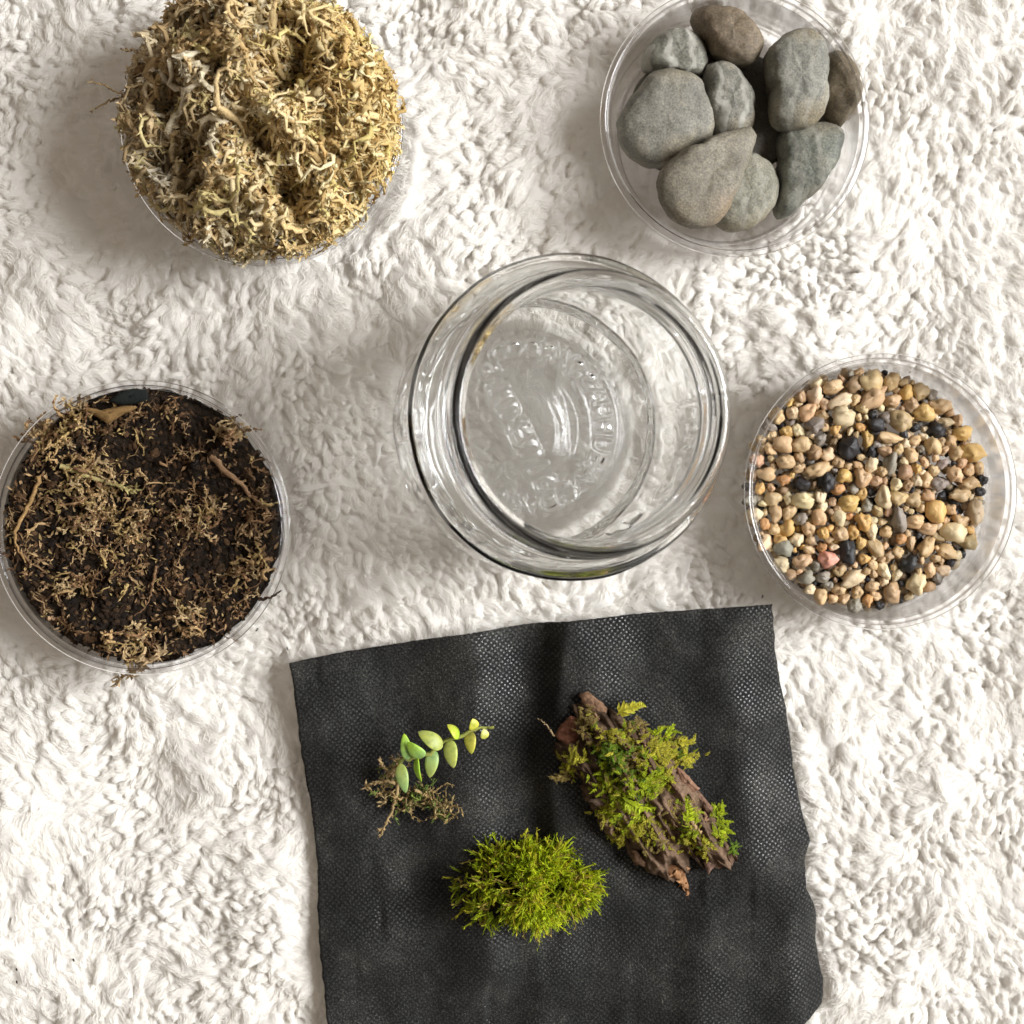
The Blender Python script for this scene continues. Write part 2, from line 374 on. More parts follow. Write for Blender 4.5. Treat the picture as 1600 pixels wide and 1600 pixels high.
edge = np.minimum(np.minimum(u, 1 - u)[..., 0] * 150, np.minimum(v, 1 - v)[..., 0] * 130)
ZC = cloth_h(G[..., 0], G[..., 1])
th = .0007
b = MB(); i = np.arange(ncv - 1)[:, None] * ncu; j = np.arange(ncu - 1)[None]
f = np.stack([i + j, i + ncu + j, i + ncu + j + 1, i + j + 1], -1).reshape(-1, 4)
vt = np.concatenate([G, ZC[..., None]], -1).reshape(-1, 3); vb = vt - [0, 0, th]; n0 = len(vt)
b.add(np.vstack([vt, vb]), np.vstack([f, f[:, ::-1] + n0]), (1, 1, 1))
ring = np.concatenate([np.arange(ncu), ncu * np.arange(1, ncv) + ncu - 1, ncu * (ncv - 1) + np.arange(ncu - 2, -1, -1), ncu * np.arange(ncv - 2, 0, -1)])
r2 = np.roll(ring, -1); b.f4.append(np.stack([ring, r2, r2 + n0, ring + n0], -1))
cloth = b.build('garden_fabric', fabric_mat())
tag(cloth, 'square of crumpled black nonwoven fabric with pressed dots, under the green cuttings', 'fabric sheet')

# ------------------------------------------------------------------ lathe
def lathe(mb, prof, seg=128, col=(1, 1, 1), closed=True, fn=None, flip=False):
    p = np.asarray(prof, float); n = len(p); a = np.arange(seg) / seg * 2 * np.pi
    R = np.repeat(p[:, :1], seg, 1); Zz = np.repeat(p[:, 1:2], seg, 1); A = np.repeat(a[None], n, 0)
    if fn: R, Zz = fn(R, Zz, A)
    v = np.stack([R * np.cos(A), R * np.sin(A), Zz], -1).reshape(-1, 3)
    rows = np.arange(n if closed else n - 1); i = rows[:, None] * seg; i2 = ((rows + 1) % n)[:, None] * seg; j = np.arange(seg)[None]; j2 = (j + 1) % seg
    f = np.stack([i + j, i + j2, i2 + j2, i2 + j], -1).reshape(-1, 4)
    mb.add(v, f[:, ::-1] if flip else f, col)

# ------------------------------------------------------------------ glass jar
def letter_field(res, half):
    """raised lettering of the jar's base as a height grid (seen mirrored from inside)"""
    hf = np.zeros((res, res)); px = 2 * half / res
    dg = None
    def stamp(ch, cx, cy, ang, size):
        cu = bpy.data.curves.new('letter', 'FONT'); cu.body = ch; cu.size = size; cu.align_x = 'CENTER'; cu.align_y = 'CENTER'; cu.offset = size * .022
        o = bpy.data.objects.new('letter', cu); me = o.to_mesh(); me.calc_loop_triangles()
        v = np.array([x.co[:2] for x in me.vertices]) if len(me.vertices) else np.zeros((0, 2)); tr = [tuple(t.vertices) for t in me.loop_triangles]
        if len(v):
            v = v - (v.max(0) + v.min(0)) / 2; v[:, 0] *= -1
            ca, sa = math.cos(ang), math.sin(ang); v = v @ np.array([[ca, sa], [-sa, ca]]) + [cx, cy]; g = (v + half) / px
            for t in tr:
                q = g[list(t)]; lo_ = np.maximum(np.floor(q.min(0)).astype(int), 0); hi = np.minimum(np.ceil(q.max(0)).astype(int) + 1, res)
                if (hi <= lo_).any(): continue
                gy_, gx_ = np.mgrid[lo_[1]:hi[1], lo_[0]:hi[0]]; gx_ = gx_ + .5; gy_ = gy_ + .5
                def e(a, c): return (c[0] - a[0]) * (gy_ - a[1]) - (c[1] - a[1]) * (gx_ - a[0])
                w0, w1, w2 = e(q[0], q[1]), e(q[1], q[2]), e(q[2], q[0])
                hf[lo_[1]:hi[1], lo_[0]:hi[0]][((w0 >= -.01) & (w1 >= -.01) & (w2 >= -.01)) | ((w0 <= .01) & (w1 <= .01) & (w2 <= .01))] = 1
        o.to_mesh_clear(); bpy.data.objects.remove(o); bpy.data.curves.remove(cu)
    arc = 'DOORWSSAHPUEAYKCAPU'; a0, a1 = math.radians(112), math.radians(-112); Rr = .0240
    for k, ch in enumerate(arc):
        a = a0 + (a1 - a0) * k / (len(arc) - 1); stamp(ch, Rr * math.cos(a), Rr * math.sin(a), a - math.pi / 2, .0080)
    line = 'ELTMETIS'; p0 = np.array([-.0120, .0175]); p1 = np.array([.0060, -.0175]); d = p1 - p0; an = math.atan2(d[1], d[0])
    for k, ch in enumerate(line):
        q = p0 + d * k / (len(line) - 1); stamp(ch, q[0], q[1], an, .0090)
    for _ in range(2):
        for ax in (0, 1):
            hf = sum(np.roll(hf, s_, ax) for s_ in range(-2, 3)) / 5
    return hf
LRES, LHALF = 512, .032
LF = letter_field(LRES, LHALF)
axis = Vector(JT - JB).normalized(); jar_len = float(np.linalg.norm(JT - JB))
JM = Matrix.Translation(Vector(JB)) @ Vector((0, 0, 1)).rotation_difference(axis).to_matrix().to_4x4()
jar = bpy.data.objects.new('glass_jar', None); jar.empty_display_size = .01; COL.objects.link(jar); jar.matrix_world = JM
tag(jar, 'empty clear glass mason jar without lid standing in the middle', 'jar')
JHt = jar_len
def smoothprof(pts, n):
    """Catmull-Rom through profile points"""
    p = np.array(pts, float); q = np.vstack([2 * p[0] - p[1], p, 2 * p[-1] - p[-2]]); out = []
    for k in range(1, len(q) - 2):
        t = np.linspace(0, 1, n, endpoint=False)[:, None]
        a, b_, c, d = q[k - 1], q[k], q[k + 1], q[k + 2]
        out.append(.5 * (2 * b_ + (c - a) * t + (2 * a - 5 * b_ + 4 * c - d) * t ** 2 + (3 * b_ - a - 3 * c + d) * t ** 3))
    return np.vstack(out + [p[-1:]])
h = JHt
outer = smoothprof([(.0002, .0030), (.015, .0026), (.028, .0014), (.0315, .0002), (.0345, .0008), (.0385, .0045), (.0402, .010), (.0410, .020), (.0414, .040),
                    (.0415, h - .030), (.0412, h - .0255), (.0396, h - .0215), (.0366, h - .0185), (.0352, h - .0170), (.0350, h - .0150),
                    (.0360, h - .0140), (.0360, h - .0130), (.0348, h - .0120), (.0346, h - .0040), (.0343, h - .0012), (.0333, h - .0001), (.0320, h + .0001), (.0306, h - .0012)], 7)
innerw = smoothprof([(.0306, h - .0012), (.0303, h - .004), (.0304, h - .014), (.0314, h - .0180), (.0352, h - .0215), (.0384, h - .0255), (.0390, h - .031), (.0391, .040),
                    (.0386, .021), (.0366, .0125), (.0335, .0080), (.0300, .0063)], 7)[1:]
floor_r = np.linspace(.0298, .0002, 140); floorp = np.stack([floor_r, .0062 + .0012 * (1 - (floor_r / .03) ** 2) + .0007 * np.exp(-((floor_r - .0285) / .0012) ** 2)], -1)
prof = np.vstack([outer, innerw, floorp]); prof[:len(outer) + len(innerw), 0] *= np.interp(prof[:len(outer) + len(innerw), 1], [0, .012, .03], [1, 1, 1.065])
nout = len(outer)
def jarfn(R, Zz, A):
    x, y = R * np.cos(A), R * np.sin(A)
    row = np.arange(len(R))[:, None] * np.ones_like(A)
    # screw thread on the neck
    t0 = h - .0108 + .0062 * ((A / (2 * np.pi)) % 1.0); m_ = (row < nout) & (Zz > h - .0122) & (Zz < h - .002)
    R = R + np.where(m_, .0006 * np.exp(-((Zz - t0) / .0011) ** 2) + .0006 * np.exp(-((Zz - t0 + .0062) / .0009) ** 2), 0)
    # uneven hot-formed glass
    wob = .00016 * noise(x * 90, y * 90, Zz * 60, 71) + .00007 * noise(x * 260, y * 260, Zz * 120, 73)
    R = R + np.where((Zz > .008) & (Zz < h - .02), wob * np.where(row < nout, 1.0, 1.6), 0)
    # raised panel lettering low on one side reads as ripples
    low = (row < nout) & (Zz > .018) & (Zz < .050); sect = np.clip(np.cos(A - math.radians(215)), 0, 1) ** 2 + np.clip(np.cos(A - math.radians(325)), 0, 1) ** 3
    R = R + np.where(low, .0005 * sect * np.clip(noise(A * 14, Zz * 260, 0, 77) * 2, 0, 1), 0)
    # mould seams
    for sa in (188, 8):
        da = np.angle(np.exp(1j * (A - math.radians(sa)))); R = R + np.where((row < nout) & (Zz > .006), .00022 * np.exp(-(da / .008) ** 2), 0)
    # floor: raised letters and soft waves
    fl = (row >= len(R) - 140)
    ix = np.clip(((x + LHALF) / (2 * LHALF) * LRES).astype(int), 0, LRES - 1); iy = np.clip(((y + LHALF) / (2 * LHALF) * LRES).astype(int), 0, LRES - 1)
    Zz = Zz + np.where(fl, .0021 * LF[iy, ix] + .00007 * noise(x * 110, y * 110, 0, 75), 0)
    return R, Zz
b = MB(); lathe(b, prof, 512, closed=False, fn=jarfn)
gb = b.build('glass_body', GLASS, None); gb.parent = jar
# close the two poles
# (tiny holes of 0.2 mm radius at the centre are filled by a fan)
import bmesh
bm = bmesh.new(); bm.from_mesh(gb.data); bmesh.ops.holes_fill(bm, edges=[e for e in bm.edges if e.is_boundary]); bmesh.ops.recalc_face_normals(bm, faces=bm.faces)
for f_ in bm.faces: f_.smooth = True
bm.to_mesh(gb.data); bm.free()

# ------------------------------------------------------------------ plastic dishes
DISHOBJ = {}
dl = {'moss': 'clear plastic dish heaped with dried straw coloured moss', 'stone': 'clear plastic dish holding a pile of grey river stones',
      'gravel': 'clear plastic dish filled with multicoloured gravel', 'soil': 'clear plastic dish filled with dark potting soil'}
for key, (c, r) in DISH.items():
    rb = r - .0030; z0 = 0.0
    e = empty('plastic_dish', (c[0], c[1], z0)); tag(e, dl[key], 'dish', 'clear plastic dishes')
    wall = smoothprof([(.0002, .0012), (rb - .006, .0012), (rb - .0035, .0006), (rb - .0012, .0002), (rb, .0016), (rb + .0010, .008), (r - .0016, DH - .0030), (r - .0012, DH - .0022)], 5)
    wall = np.vstack([wall, smoothprof([(r - .0012, DH - .0022), (r - .0004, DH - .0020), (r - .0002, DH - .0004), (r - .0003, DH)], 4)[1:]])
    inn = wall.copy()[::-1]; inn[:, 0] -= .0006; inn[:, 1] += .0004; inn[:, 0] = np.maximum(inn[:, 0], .0002)
    b = MB(); lathe(b, np.vstack([wall, inn]), 160, closed=False, fn=lambda R, Zz, A: (R * (1 + .003 * np.cos(2 * A + r * 999)), Zz))
    o = b.build('dish_wall', PLASTIC, None); o.parent = e
    tr = MB(); tp = [(r - .0008, DH + .0000), (r + .0006, DH + .0002), (r + .0013, DH - .0003), (r + .0014, DH - .0010), (r + .0010, DH - .0012), (r + .0004, DH - .0006), (r - .0008, DH - .0008)]
    lathe(tr, tp, 160); o = tr.build('rim', RIMP, None); o.parent = e
    DISHOBJ[key] = e

# ------------------------------------------------------------------ river stones
def stone_mat(name, c1, c2, c3, edge, sp=1.0, vein=0.0):
    m = NT(name); n1 = m.noise(95 * sp, 5, .6); n2 = m.noise(1500, 4, .7); n3 = m.noise(40 * sp, 2)
    r1 = m.ramp(n1.outputs['Fac'], [(.32, c1), (.52, c2), (.72, c3)])
    r3 = m.ramp(n3.outputs['Fac'], [(.50, (0, 0, 0)), (.66, (1, 1, 1))]); c = m.mix(r1.outputs[0], edge, r3.outputs[0])
    r2 = m.ramp(n2.outputs['Fac'], [(.30, (.55,) * 3), (.5, (1.0,) * 3), (.70, (1.55, 1.5, 1.35))]); c = m.mix(c, r2.outputs[0], 1.0, 'MULTIPLY')
    if vein:
        tc = m.n('ShaderNodeTexCoord'); wv_ = m.n('ShaderNodeTexWave'); wv_.inputs['Scale'].default_value = 42; wv_.inputs['Distortion'].default_value = 7; wv_.inputs['Detail'].default_value = 3; wv_.inputs['Detail Scale'].default_value = 2.2
        m.l(tc.outputs['Object'], wv_.inputs['Vector']); vr_ = m.ramp(wv_.outputs['Fac'], [(.72, (0, 0, 0)), (.95, (vein,) * 3)]); c = m.mix(c, (.42, .41, .36), vr_.outputs[0])
    m.l(c, m.p.inputs['Base Color']); m.set(Roughness=.62); m.p.inputs['Specular IOR Level'].default_value = .4
    ad = m.n('ShaderNodeMath', operation='MULTIPLY_ADD'); m.l(n2.outputs['Fac'], ad.inputs[0]); ad.inputs[1].default_value = .35; m.l(n1.outputs['Fac'], ad.inputs[2])
    m.bump(ad.outputs[0], .5, .0009); return m.m
GR1, GR2, GR3, BRN = (.115, .112, .095), (.185, .180, .152), (.27, .262, .225), (.20, .155, .098)
stones = [
    ('dark flat filler stone added beneath the others to darken the gaps between them', [(420, 300), (560, 230), (760, 240), (960, 300), (1060, 460), (1080, 640), (1010, 800), (860, 880), (640, 900), (440, 860), (300, 760), (260, 600), (300, 430)],
     5.2, 3.2, (0, 0), ((.045, .043, .035), (.07, .066, .055), (.10, .095, .08), (.08, .06, .04))),  # made-up stone, added so the gaps in the pile look dark
    ('brown oval stone at the top edge of the stone dish', [(580, 85), (620, 40), (700, 28), (770, 45), (850, 110), (905, 180), (925, 240), (900, 310), (860, 340), (790, 325), (710, 285), (650, 210), (610, 150)],
     13, 8.5, (.10, -.15), ((.12, .085, .05), (.20, .145, .085), (.26, .20, .125), (.20, .165, .12))),
    ('pale banded grey stone half in shade at the upper left of the dish', [(330, 340), (345, 250), (420, 180), (510, 160), (580, 185), (630, 240), (650, 310), (625, 385), (560, 385), (480, 375), (400, 365)],
     9, 8, (.1, 0), ((.12, .125, .105), (.20, .205, .175), (.36, .36, .31), (.25, .25, .20))),
    ('large flat grey stone at the left side of the stone dish', [(200, 610), (230, 560), (310, 460), (370, 380), (440, 355), (530, 365), (620, 400), (655, 480), (685, 600), (688, 690), (600, 740), (500, 800), (410, 835), (330, 810), (250, 740), (210, 670)],
     15, 7.5, (-.05, .10), (GR1, GR2, GR3, (.21, .18, .12))),
    ('mottled grey white stone wedged between the brown and the teardrop stone', [(650, 340), (720, 315), (790, 350), (840, 430), (875, 550), (885, 620), (820, 680), (720, 690), (670, 600), (645, 450)],
     11, 8, (.05, .1), ((.13, .135, .12), (.22, .22, .195), (.38, .36, .32), (.28, .24, .17))),
    ('round speckled stone tucked under the teardrop stone', [(880, 760), (950, 800), (1000, 870), (1008, 960), (970, 1060), (900, 1130), (830, 1160), (740, 1150), (690, 1090), (700, 950), (780, 820)],
     10.5, 7, (.0, -.05), ((.14, .14, .105), (.22, .215, .165), (.31, .295, .235), (.25, .21, .12))),
    ('teardrop shaped brown grey stone lying on top at the front', [(880, 622), (912, 665), (885, 750), (830, 860), (780, 990), (745, 1080), (690, 1138), (560, 1148), (480, 1105), (420, 1020), (400, 930), (420, 860), (500, 790), (620, 720), (760, 655), (840, 628)],
     21.5, 6.5, (-.12, -.05), ((.135, .118, .085), (.20, .18, .135), (.275, .25, .20), (.23, .165, .095))),
    ('brown stone standing at the right rim of the dish', [(1240, 290), (1300, 272), (1350, 315), (1390, 420), (1398, 520), (1385, 560), (1345, 590), (1310, 640), (1250, 630), (1215, 560), (1220, 400)],
     11, 9.5, (.25, 0), ((.10, .075, .04), (.155, .115, .06), (.20, .155, .085), (.13, .10, .06))),
    ('blocky blue grey stone at the upper right of the stone dish', [(945, 260), (1000, 210), (1080, 165), (1160, 162), (1220, 205), (1240, 280), (1250, 420), (1247, 520), (1210, 600), (1130, 637), (1030, 642), (983, 612), (975, 520), (985, 440), (955, 350)],
     17.5, 8.5, (.04, .05), ((.125, .13, .115), (.20, .205, .18), (.28, .28, .24), (.24, .20, .125))),
    ('wedge shaped blue green stone at the lower right of the dish', [(1030, 650), (1150, 622), (1280, 640), (1322, 680), (1300, 770), (1240, 880), (1140, 995), (1060, 1080), (1020, 1088), (1003, 1040), (1015, 940), (1025, 800)],
     10.5, 8.5, (.22, .05), ((.125, .145, .130), (.20, .222, .195), (.29, .312, .275), (.21, .20, .15))),
]
for si, (lab, poly, zc, hz, tl, cols) in enumerate(stones):
    cols = [tuple((np.array(c_) * .62 + np.mean(c_) * .38) * (1.0, .975, .90)) for c_ in cols]
    zc *= .001; hz *= .001
    P = Wn([(900 + a * .3125, c_ * .3125) for a, c_ in poly], zc)[:, :2]
    cen = P.mean(0); q = P - cen; ang = np.arctan2(q[:, 1], q[:, 0]); od = np.argsort(ang); ang, rr = ang[od], np.hypot(*q[od].T)
    nu, nv = 72, 40; thv = np.linspace(-np.pi, np.pi, nu, endpoint=False)
    rho = np.interp(thv, np.concatenate([ang - 2 * np.pi, ang, ang + 2 * np.pi]), np.tile(rr, 3))
    ph = np.linspace(-np.pi / 2, np.pi / 2, nv); T, Pp = np.meshgrid(thv, ph)
    cp = np.maximum(np.cos(Pp), 0) ** .46; sp_ = np.sign(np.sin(Pp)) * np.abs(np.sin(Pp)) ** .8
    wq = sstep(1.0, .45, cp); re_ = rho[None] * (1 - wq) + np.mean(rho) * wq; x = re_ * cp * np.cos(T); y = re_ * cp * np.sin(T); z = hz * sp_ + tl[0] * x + tl[1] * y
    k = .0006 * fbm(x * 80 + si * 5, y * 90, z * 90, si, 3) + .00025 * fbm(x * 500 + si * 5, y * 500, z * 500, si + 40, 2)
    nrm = np.stack([x / .02, y / .02, z / hz * .8], -1); nrm /= np.linalg.norm(nrm, axis=-1, keepdims=True) + 1e-9
    v = np.stack([x, y, z], -1) + nrm * k[..., None]
    b = MB(); i = np.arange(nv - 1)[:, None] * nu; j = np.arange(nu)[None]; j2 = (j + 1) % nu
    b.add(v.reshape(-1, 3), np.stack([i + j, i + j2, i + nu + j2, i + nu + j], -1).reshape(-1, 4), (1, 1, 1))
    o = b.build('river_stone', stone_mat('stone_%d' % si, *cols, sp=.7 + .17 * (si % 5), vein=(0, 0, .75, 0, .7, .25, 0, 0, .3, .35)[si])); o.location = (cen[0], cen[1], zc)
    tag(o, lab, 'stone', 'river stones in the dish')

# ------------------------------------------------------------------ gravel
GC, GRr = DISH['gravel']
gm = NT('gravel_stone'); oi = gm.n('ShaderNodeObjectInfo'); n1 = gm.noise(420, 4, .6); n0 = gm.n('ShaderNodeAttribute', attribute_name='Col')
c = gm.mix(oi.outputs['Color'], n0.outputs['Color'], 1.0, 'MULTIPLY')
r = gm.ramp(n1.outputs['Fac'], [(.3, (.62, .58, .52)), (.5, (1, 1, 1)), (.75, (1.25, 1.2, 1.1))]); c = gm.mix(c, r.outputs[0], 1.0, 'MULTIPLY')
gm.l(c, gm.p.inputs['Base Color']); gm.set(Roughness=.5); gm.p.inputs['Specular IOR Level'].default_value = .5
gm.p.inputs['Subsurface Weight'].default_value = .12; gm.p.inputs['Subsurface Radius'].default_value = (.0016, .001, .0005); gm.p.inputs['Subsurface Scale'].default_value = 1.0
gm.bump(n1.outputs['Fac'], .25, .0004); GRAV = gm.m
gmesh = []
for q in range(14):
    b = MB(); blob(b, (0, 0, 0), (1, .82 + .1 * math.sin(q), .72), (1, 1, 1), 16, 11, .34, 1.5, 200 + q); me = b.mesh('grain'); me.materials.append(GRAV); gmesh.append(me)
CLS = {'tan': ((.56, .41, .25), 'tan gravel grain lying in the clear dish'), 'cream': ((.70, .585, .41), 'pale cream gravel grain lying in the clear dish'),
       'honey': ((.64, .43, .17), 'honey yellow gravel grain lying in the clear dish'), 'grey': ((.27, .25, .225), 'grey gravel grain lying in the clear dish'),
       'black': ((.022, .022, .026), 'black gravel grain lying in the clear dish'), 'orange': ((.58, .33, .15), 'orange gravel grain lying in the clear dish'),
       'brown': ((.36, .25, .15), 'brown gravel grain lying in the clear dish')}
def ztop(x, y):
    d = np.hypot(x - gcx, y - gcy) / .0365
    return .0150 + .0030 * (1 - d ** 2) + .0012 * noise(x * 90, y * 90, 0, 81)
gcx, gcy = W(1355, 764, .015)[:2]
placed = []
def grain(x, y, rx, ry, cls, ang=None, lab=None, col=None, up=0.0):
    me = gmesh[rng.integers(0, 14)]; o = bpy.data.objects.new('gravel_grain', me); COL.objects.link(o)
    rz_ = min(rx, ry) * rng.uniform(.85, 1.1); o.scale = (rx, ry / .82, rz_ / .72)
    o.location = (x, y, float(ztop(x, y)) - .0012 + up)
    o.rotation_euler = (rng.normal(0, .25), rng.normal(0, .25), rng.uniform(0, 6.28) if ang is None else ang)
    base = np.array(col or CLS[cls][0]) * rng.uniform(.74, 1.06) * (1 + rng.normal(0, .03, 3)) * (1.01, .965, .88); o.color = (*np.clip(base, 0, 1), 1)
    o['cls'] = cls; dx_, dy_ = x - gcx, y - gcy; dd_ = math.hypot(dx_, dy_) / .0365; oc = int(round(math.atan2(dy_, dx_) / (math.pi / 4))) % 8
    size = 'tiny' if max(rx, ry) < .0013 else 'small' if max(rx, ry) < .0019 else 'middling' if max(rx, ry) < .0027 else 'large'; tall = 'long ' if max(rx, ry) > 1.55 * min(rx, ry) else ''
    where = 'at the centre of' if dd_ < .25 else ('halfway out' if dd_ < .62 else 'near the edge' if dd_ < .86 else 'at the very edge') + ' on the ' + ('right', 'upper right', 'top', 'upper left', 'left', 'lower left', 'bottom', 'lower right')[oc] + ' of'
    lab = lab or '%s %s%s gravel grain %s the dish' % (size, tall, {'cream': 'pale cream', 'honey': 'honey yellow'}.get(cls, cls), where)
    tag(o, lab, 'gravel grain', 'gravel grains in the dish'); placed.append((x, y, max(rx, ry) * .55 + min(rx, ry) * .45)); return o
special = [  # zoomed photo position, size, angle, class, label
    (655, 580, 125, 150, 0, 'black', 'largest black gravel grain, glossy, near the middle of the dish'), (540, 760, 95, 110, 0, 'black', None), (412, 772, 105, 80, -.5, 'black', None),
    (662, 1130, 85, 150, .1, 'black', 'long black gravel grain right beside the pink one'), (555, 1172, 100, 100, 0, 'pink', 'pink gravel grain in the lower left of the dish'), (520, 1108, 55, 60, 0, 'orange', 'bright orange grain touching the pink grain'),
    (662, 872, 110, 100, 0, 'honey', 'large honey yellow grain in the centre left of the dish'), (430, 858, 125, 95, 0, 'cream', None), (1130, 917, 112, 120, 0, 'honey', 'large pitted honey yellow grain right of the centre'),
    (795, 312, 140, 95, .6, 'tan', None), (640, 415, 130, 110, 0, 'cream', None), (845, 842, 80, 120, .2, 'cream', None), (990, 1192, 95, 85, 0, 'black', None),
    (882, 527, 145, 65, -.1, 'tan', None), (1078, 1112, 80, 125, -.6, 'tan', None), (760, 530, 60, 90, 0, 'honey', None), (730, 470, 60, 55, 0, 'honey', None), (747, 1168, 62, 62, 0, 'honey', None), (735, 822, 55, 60, 0, 'honey', None),
    (808, 458, 95, 70, 0, 'black', None), (1130, 485, 105, 80, 0, 'black', None), (480, 460, 110, 80, 0, 'grey', None), (1150, 770, 95, 85, 0, 'grey', None), (930, 965, 80, 160, .15, 'grey', None), (880, 660, 70, 110, -.1, 'grey', None),
    (1390, 745, 55, 55, 0, 'black', 'small black grain at the right edge of the gravel'), (842, 1415, 55, 45, 0, 'black', None), (498, 297, 80, 95, 0, 'cream', None), (620, 335, 145, 70, .5, 'cream', None), (590, 255, 110, 85, .3, 'tan', None),
    (795, 220, 140, 110, 0, 'tan', None), (420, 560, 115, 85, 0, 'tan', None), (320, 560, 110, 90, 0, 'tan', None), (340, 490, 85, 65, 0, 'honey', None), (480, 610, 85, 80, .5, 'brown', None), (325, 652, 115, 80, 0, 'tan', None),
    (500, 695, 140, 75, .4, 'tan', None), (730, 735, 90, 95, 0, 'tan', None), (775, 670, 65, 95, 0, 'cream', None), (905, 770, 70, 90, 0, 'cream', None), (1020, 970, 100, 85, 0, 'tan', None), (1095, 1010, 105, 70, 0, 'tan', None),
    (740, 965, 80, 95, .4, 'honey', None), (615, 1035, 100, 85, 0, 'tan', None), (935, 435, 120, 110, 0, 'tan', None), (1110, 570, 90, 100, 0, 'tan', None), (1020, 690, 50, 55, 0, 'honey', None), (1020, 755, 60, 65, 0, 'cream', None),
    (1300, 770, 130, 75, .4, 'tan', None), (1260, 830, 140, 80, 0, 'tan', None), (1225, 720, 90, 95, 0, 'tan', None), (1330, 610, 130, 110, 0, 'honey', None), (1280, 500, 110, 90, 0, 'honey', None),
    (1225, 1030, 140, 100, 0, 'cream', None), (1025, 1305, 110, 110, 0, 'cream', None), (905, 1350, 90, 130, .3, 'tan', None), (690, 1270, 150, 80, .5, 'cream', None), (310, 1195, 100, 75, -.6, 'cream', None), (420, 1180, 105, 70, .3, 'tan', None),
    (320, 1115, 100, 80, 0, 'grey', None), (445, 1265, 85, 65, 0, 'grey', None), (530, 1265, 75, 70, 0, 'grey', None), (467, 1330, 60, 60, 0, 'cream', None), (390, 1070, 80, 65, 0, 'cream', None), (305, 1065, 70, 60, 0, 'honey', None),
    (225, 985, 55, 70, 0, 'orange', None), (318, 750, 75, 55, -.4, 'orange', None), (775, 1395, 60, 65, 0, 'orange', None), (945, 1065, 60, 55, 0, 'orange', None), (1070, 390, 110, 90, 0, 'honey', None), (985, 280, 75, 75, 0, 'honey', None),
    (905, 330, 90, 85, 0, 'tan', None), (235, 715, 100, 65, -.2, 'tan', None), (200, 793, 60, 80, 0, 'honey', None), (525, 1030, 70, 70, 0, 'honey', None), (370, 390, 75, 75, 0, 'cream', None), (455, 390, 80, 95, -.5, 'tan', None), (1345, 930, 95, 130, 0, 'cream', None), (1265, 965, 100, 70, 0, 'tan', None)]
for zx, zy, sx, sy, an, cls, lab in special:
    zt = .016; p = W(1130 + zx * .29375, 530 + zy * .29375, zt); s_ = .29375 * S(zt) * .5
    grain(p[0], p[1], sx * s_, sy * s_, cls if cls != 'pink' else 'orange', an, lab, (.66, .36, .28) if cls == 'pink' else None, up=.0006)
names = list(CLS); pr = [.52, .15, .05, .09, .075, .01, .105]
tries = 0
while len(placed) < 296 and tries < 60000:
    tries += 1; a = rng.uniform(0, 6.283); d = math.sqrt(rng.uniform(0, 1)) * .0360
    x, y = gcx + d * math.cos(a), gcy + d * math.sin(a); rad = (.0022 if tries < 4000 else .0016 if tries < 14000 else .0011) * rng.uniform(.75, 1.25)
    if all((x - q[0]) ** 2 + (y - q[1]) ** 2 > (.86 * (rad + q[2])) ** 2 for q in placed):
        grain(x, y, rad * rng.uniform(1.0, 1.3), rad * rng.uniform(.75, 1.0), names[rng.choice(7, p=pr)])
b = MB()
for q in range(1500):
    a = rng.uniform(0, 6.283); d = math.sqrt(rng.uniform(0, 1)) * .0366; x, y = gcx + d * math.cos(a), gcy + d * math.sin(a)
    rad = rng.uniform(.0009, .0019); cl = .7 * np.array(CLS[names[rng.choice(7, p=[.38, .08, .07, .16, .15, .01, .15])]][0]) * rng.uniform(.7, 1.1)  # bed colours dimmed: shade in the gaps between top grains is painted in
    zz = float(ztop(x, y)) - rng.uniform(.0026, .0055) if q < 1100 else rng.uniform(.003, .012)
    if q >= 1100: x, y = GC[0] + .0345 * math.cos(a), GC[1] + .0345 * math.sin(a)
    blob(b, (x, y, zz), (rad * 1.15, rad, rad * .85), np.clip(cl, 0, 1), 8, 6, .25, 1.2, q % 50, Matrix.Rotation(a * 3, 3, 'Z'))
gl_ = [o_ for o_ in COL.objects if o_.name.startswith('gravel_grain')]; seen_ = {}
for o_ in gl_: seen_.setdefault(o_['label'], []).append(o_)
for grp in seen_.values():
    if len(grp) < 2: continue
    for o_ in grp:
        nb = min((p_ for p_ in gl_ if p_ is not o_ and p_['cls'] != o_['cls']), key=lambda p_: (p_.location - o_.location).length)
        o_['label'] = o_['label'].replace(' of the dish', '').replace(' on the ', ' ') + ', next to a ' + nb['cls'] + ' one'
seen_ = {}
for o_ in gl_: seen_.setdefault(o_['label'], []).append(o_)
for grp in seen_.values():
    if len(grp) > 1:
        for o_, wd_ in zip(sorted(grp, key=lambda p_: p_.location.x), {2: ('left', 'right'), 3: ('left', 'middle', 'right')}.get(len(grp), ('leftmost', 'second', 'third', 'fourth', 'fifth', 'sixth'))):
            o_['label'] = o_['label'].replace('next to a ', 'beside ').replace(' one', '') + ', the %s one' % wd_
fillg = b.build('gravel_bed', GRAV); fillg.color = (1, 1, 1, 1)
tag(fillg, 'bed of small mixed gravel under the top grains in the dish', 'gravel', kind='stuff')

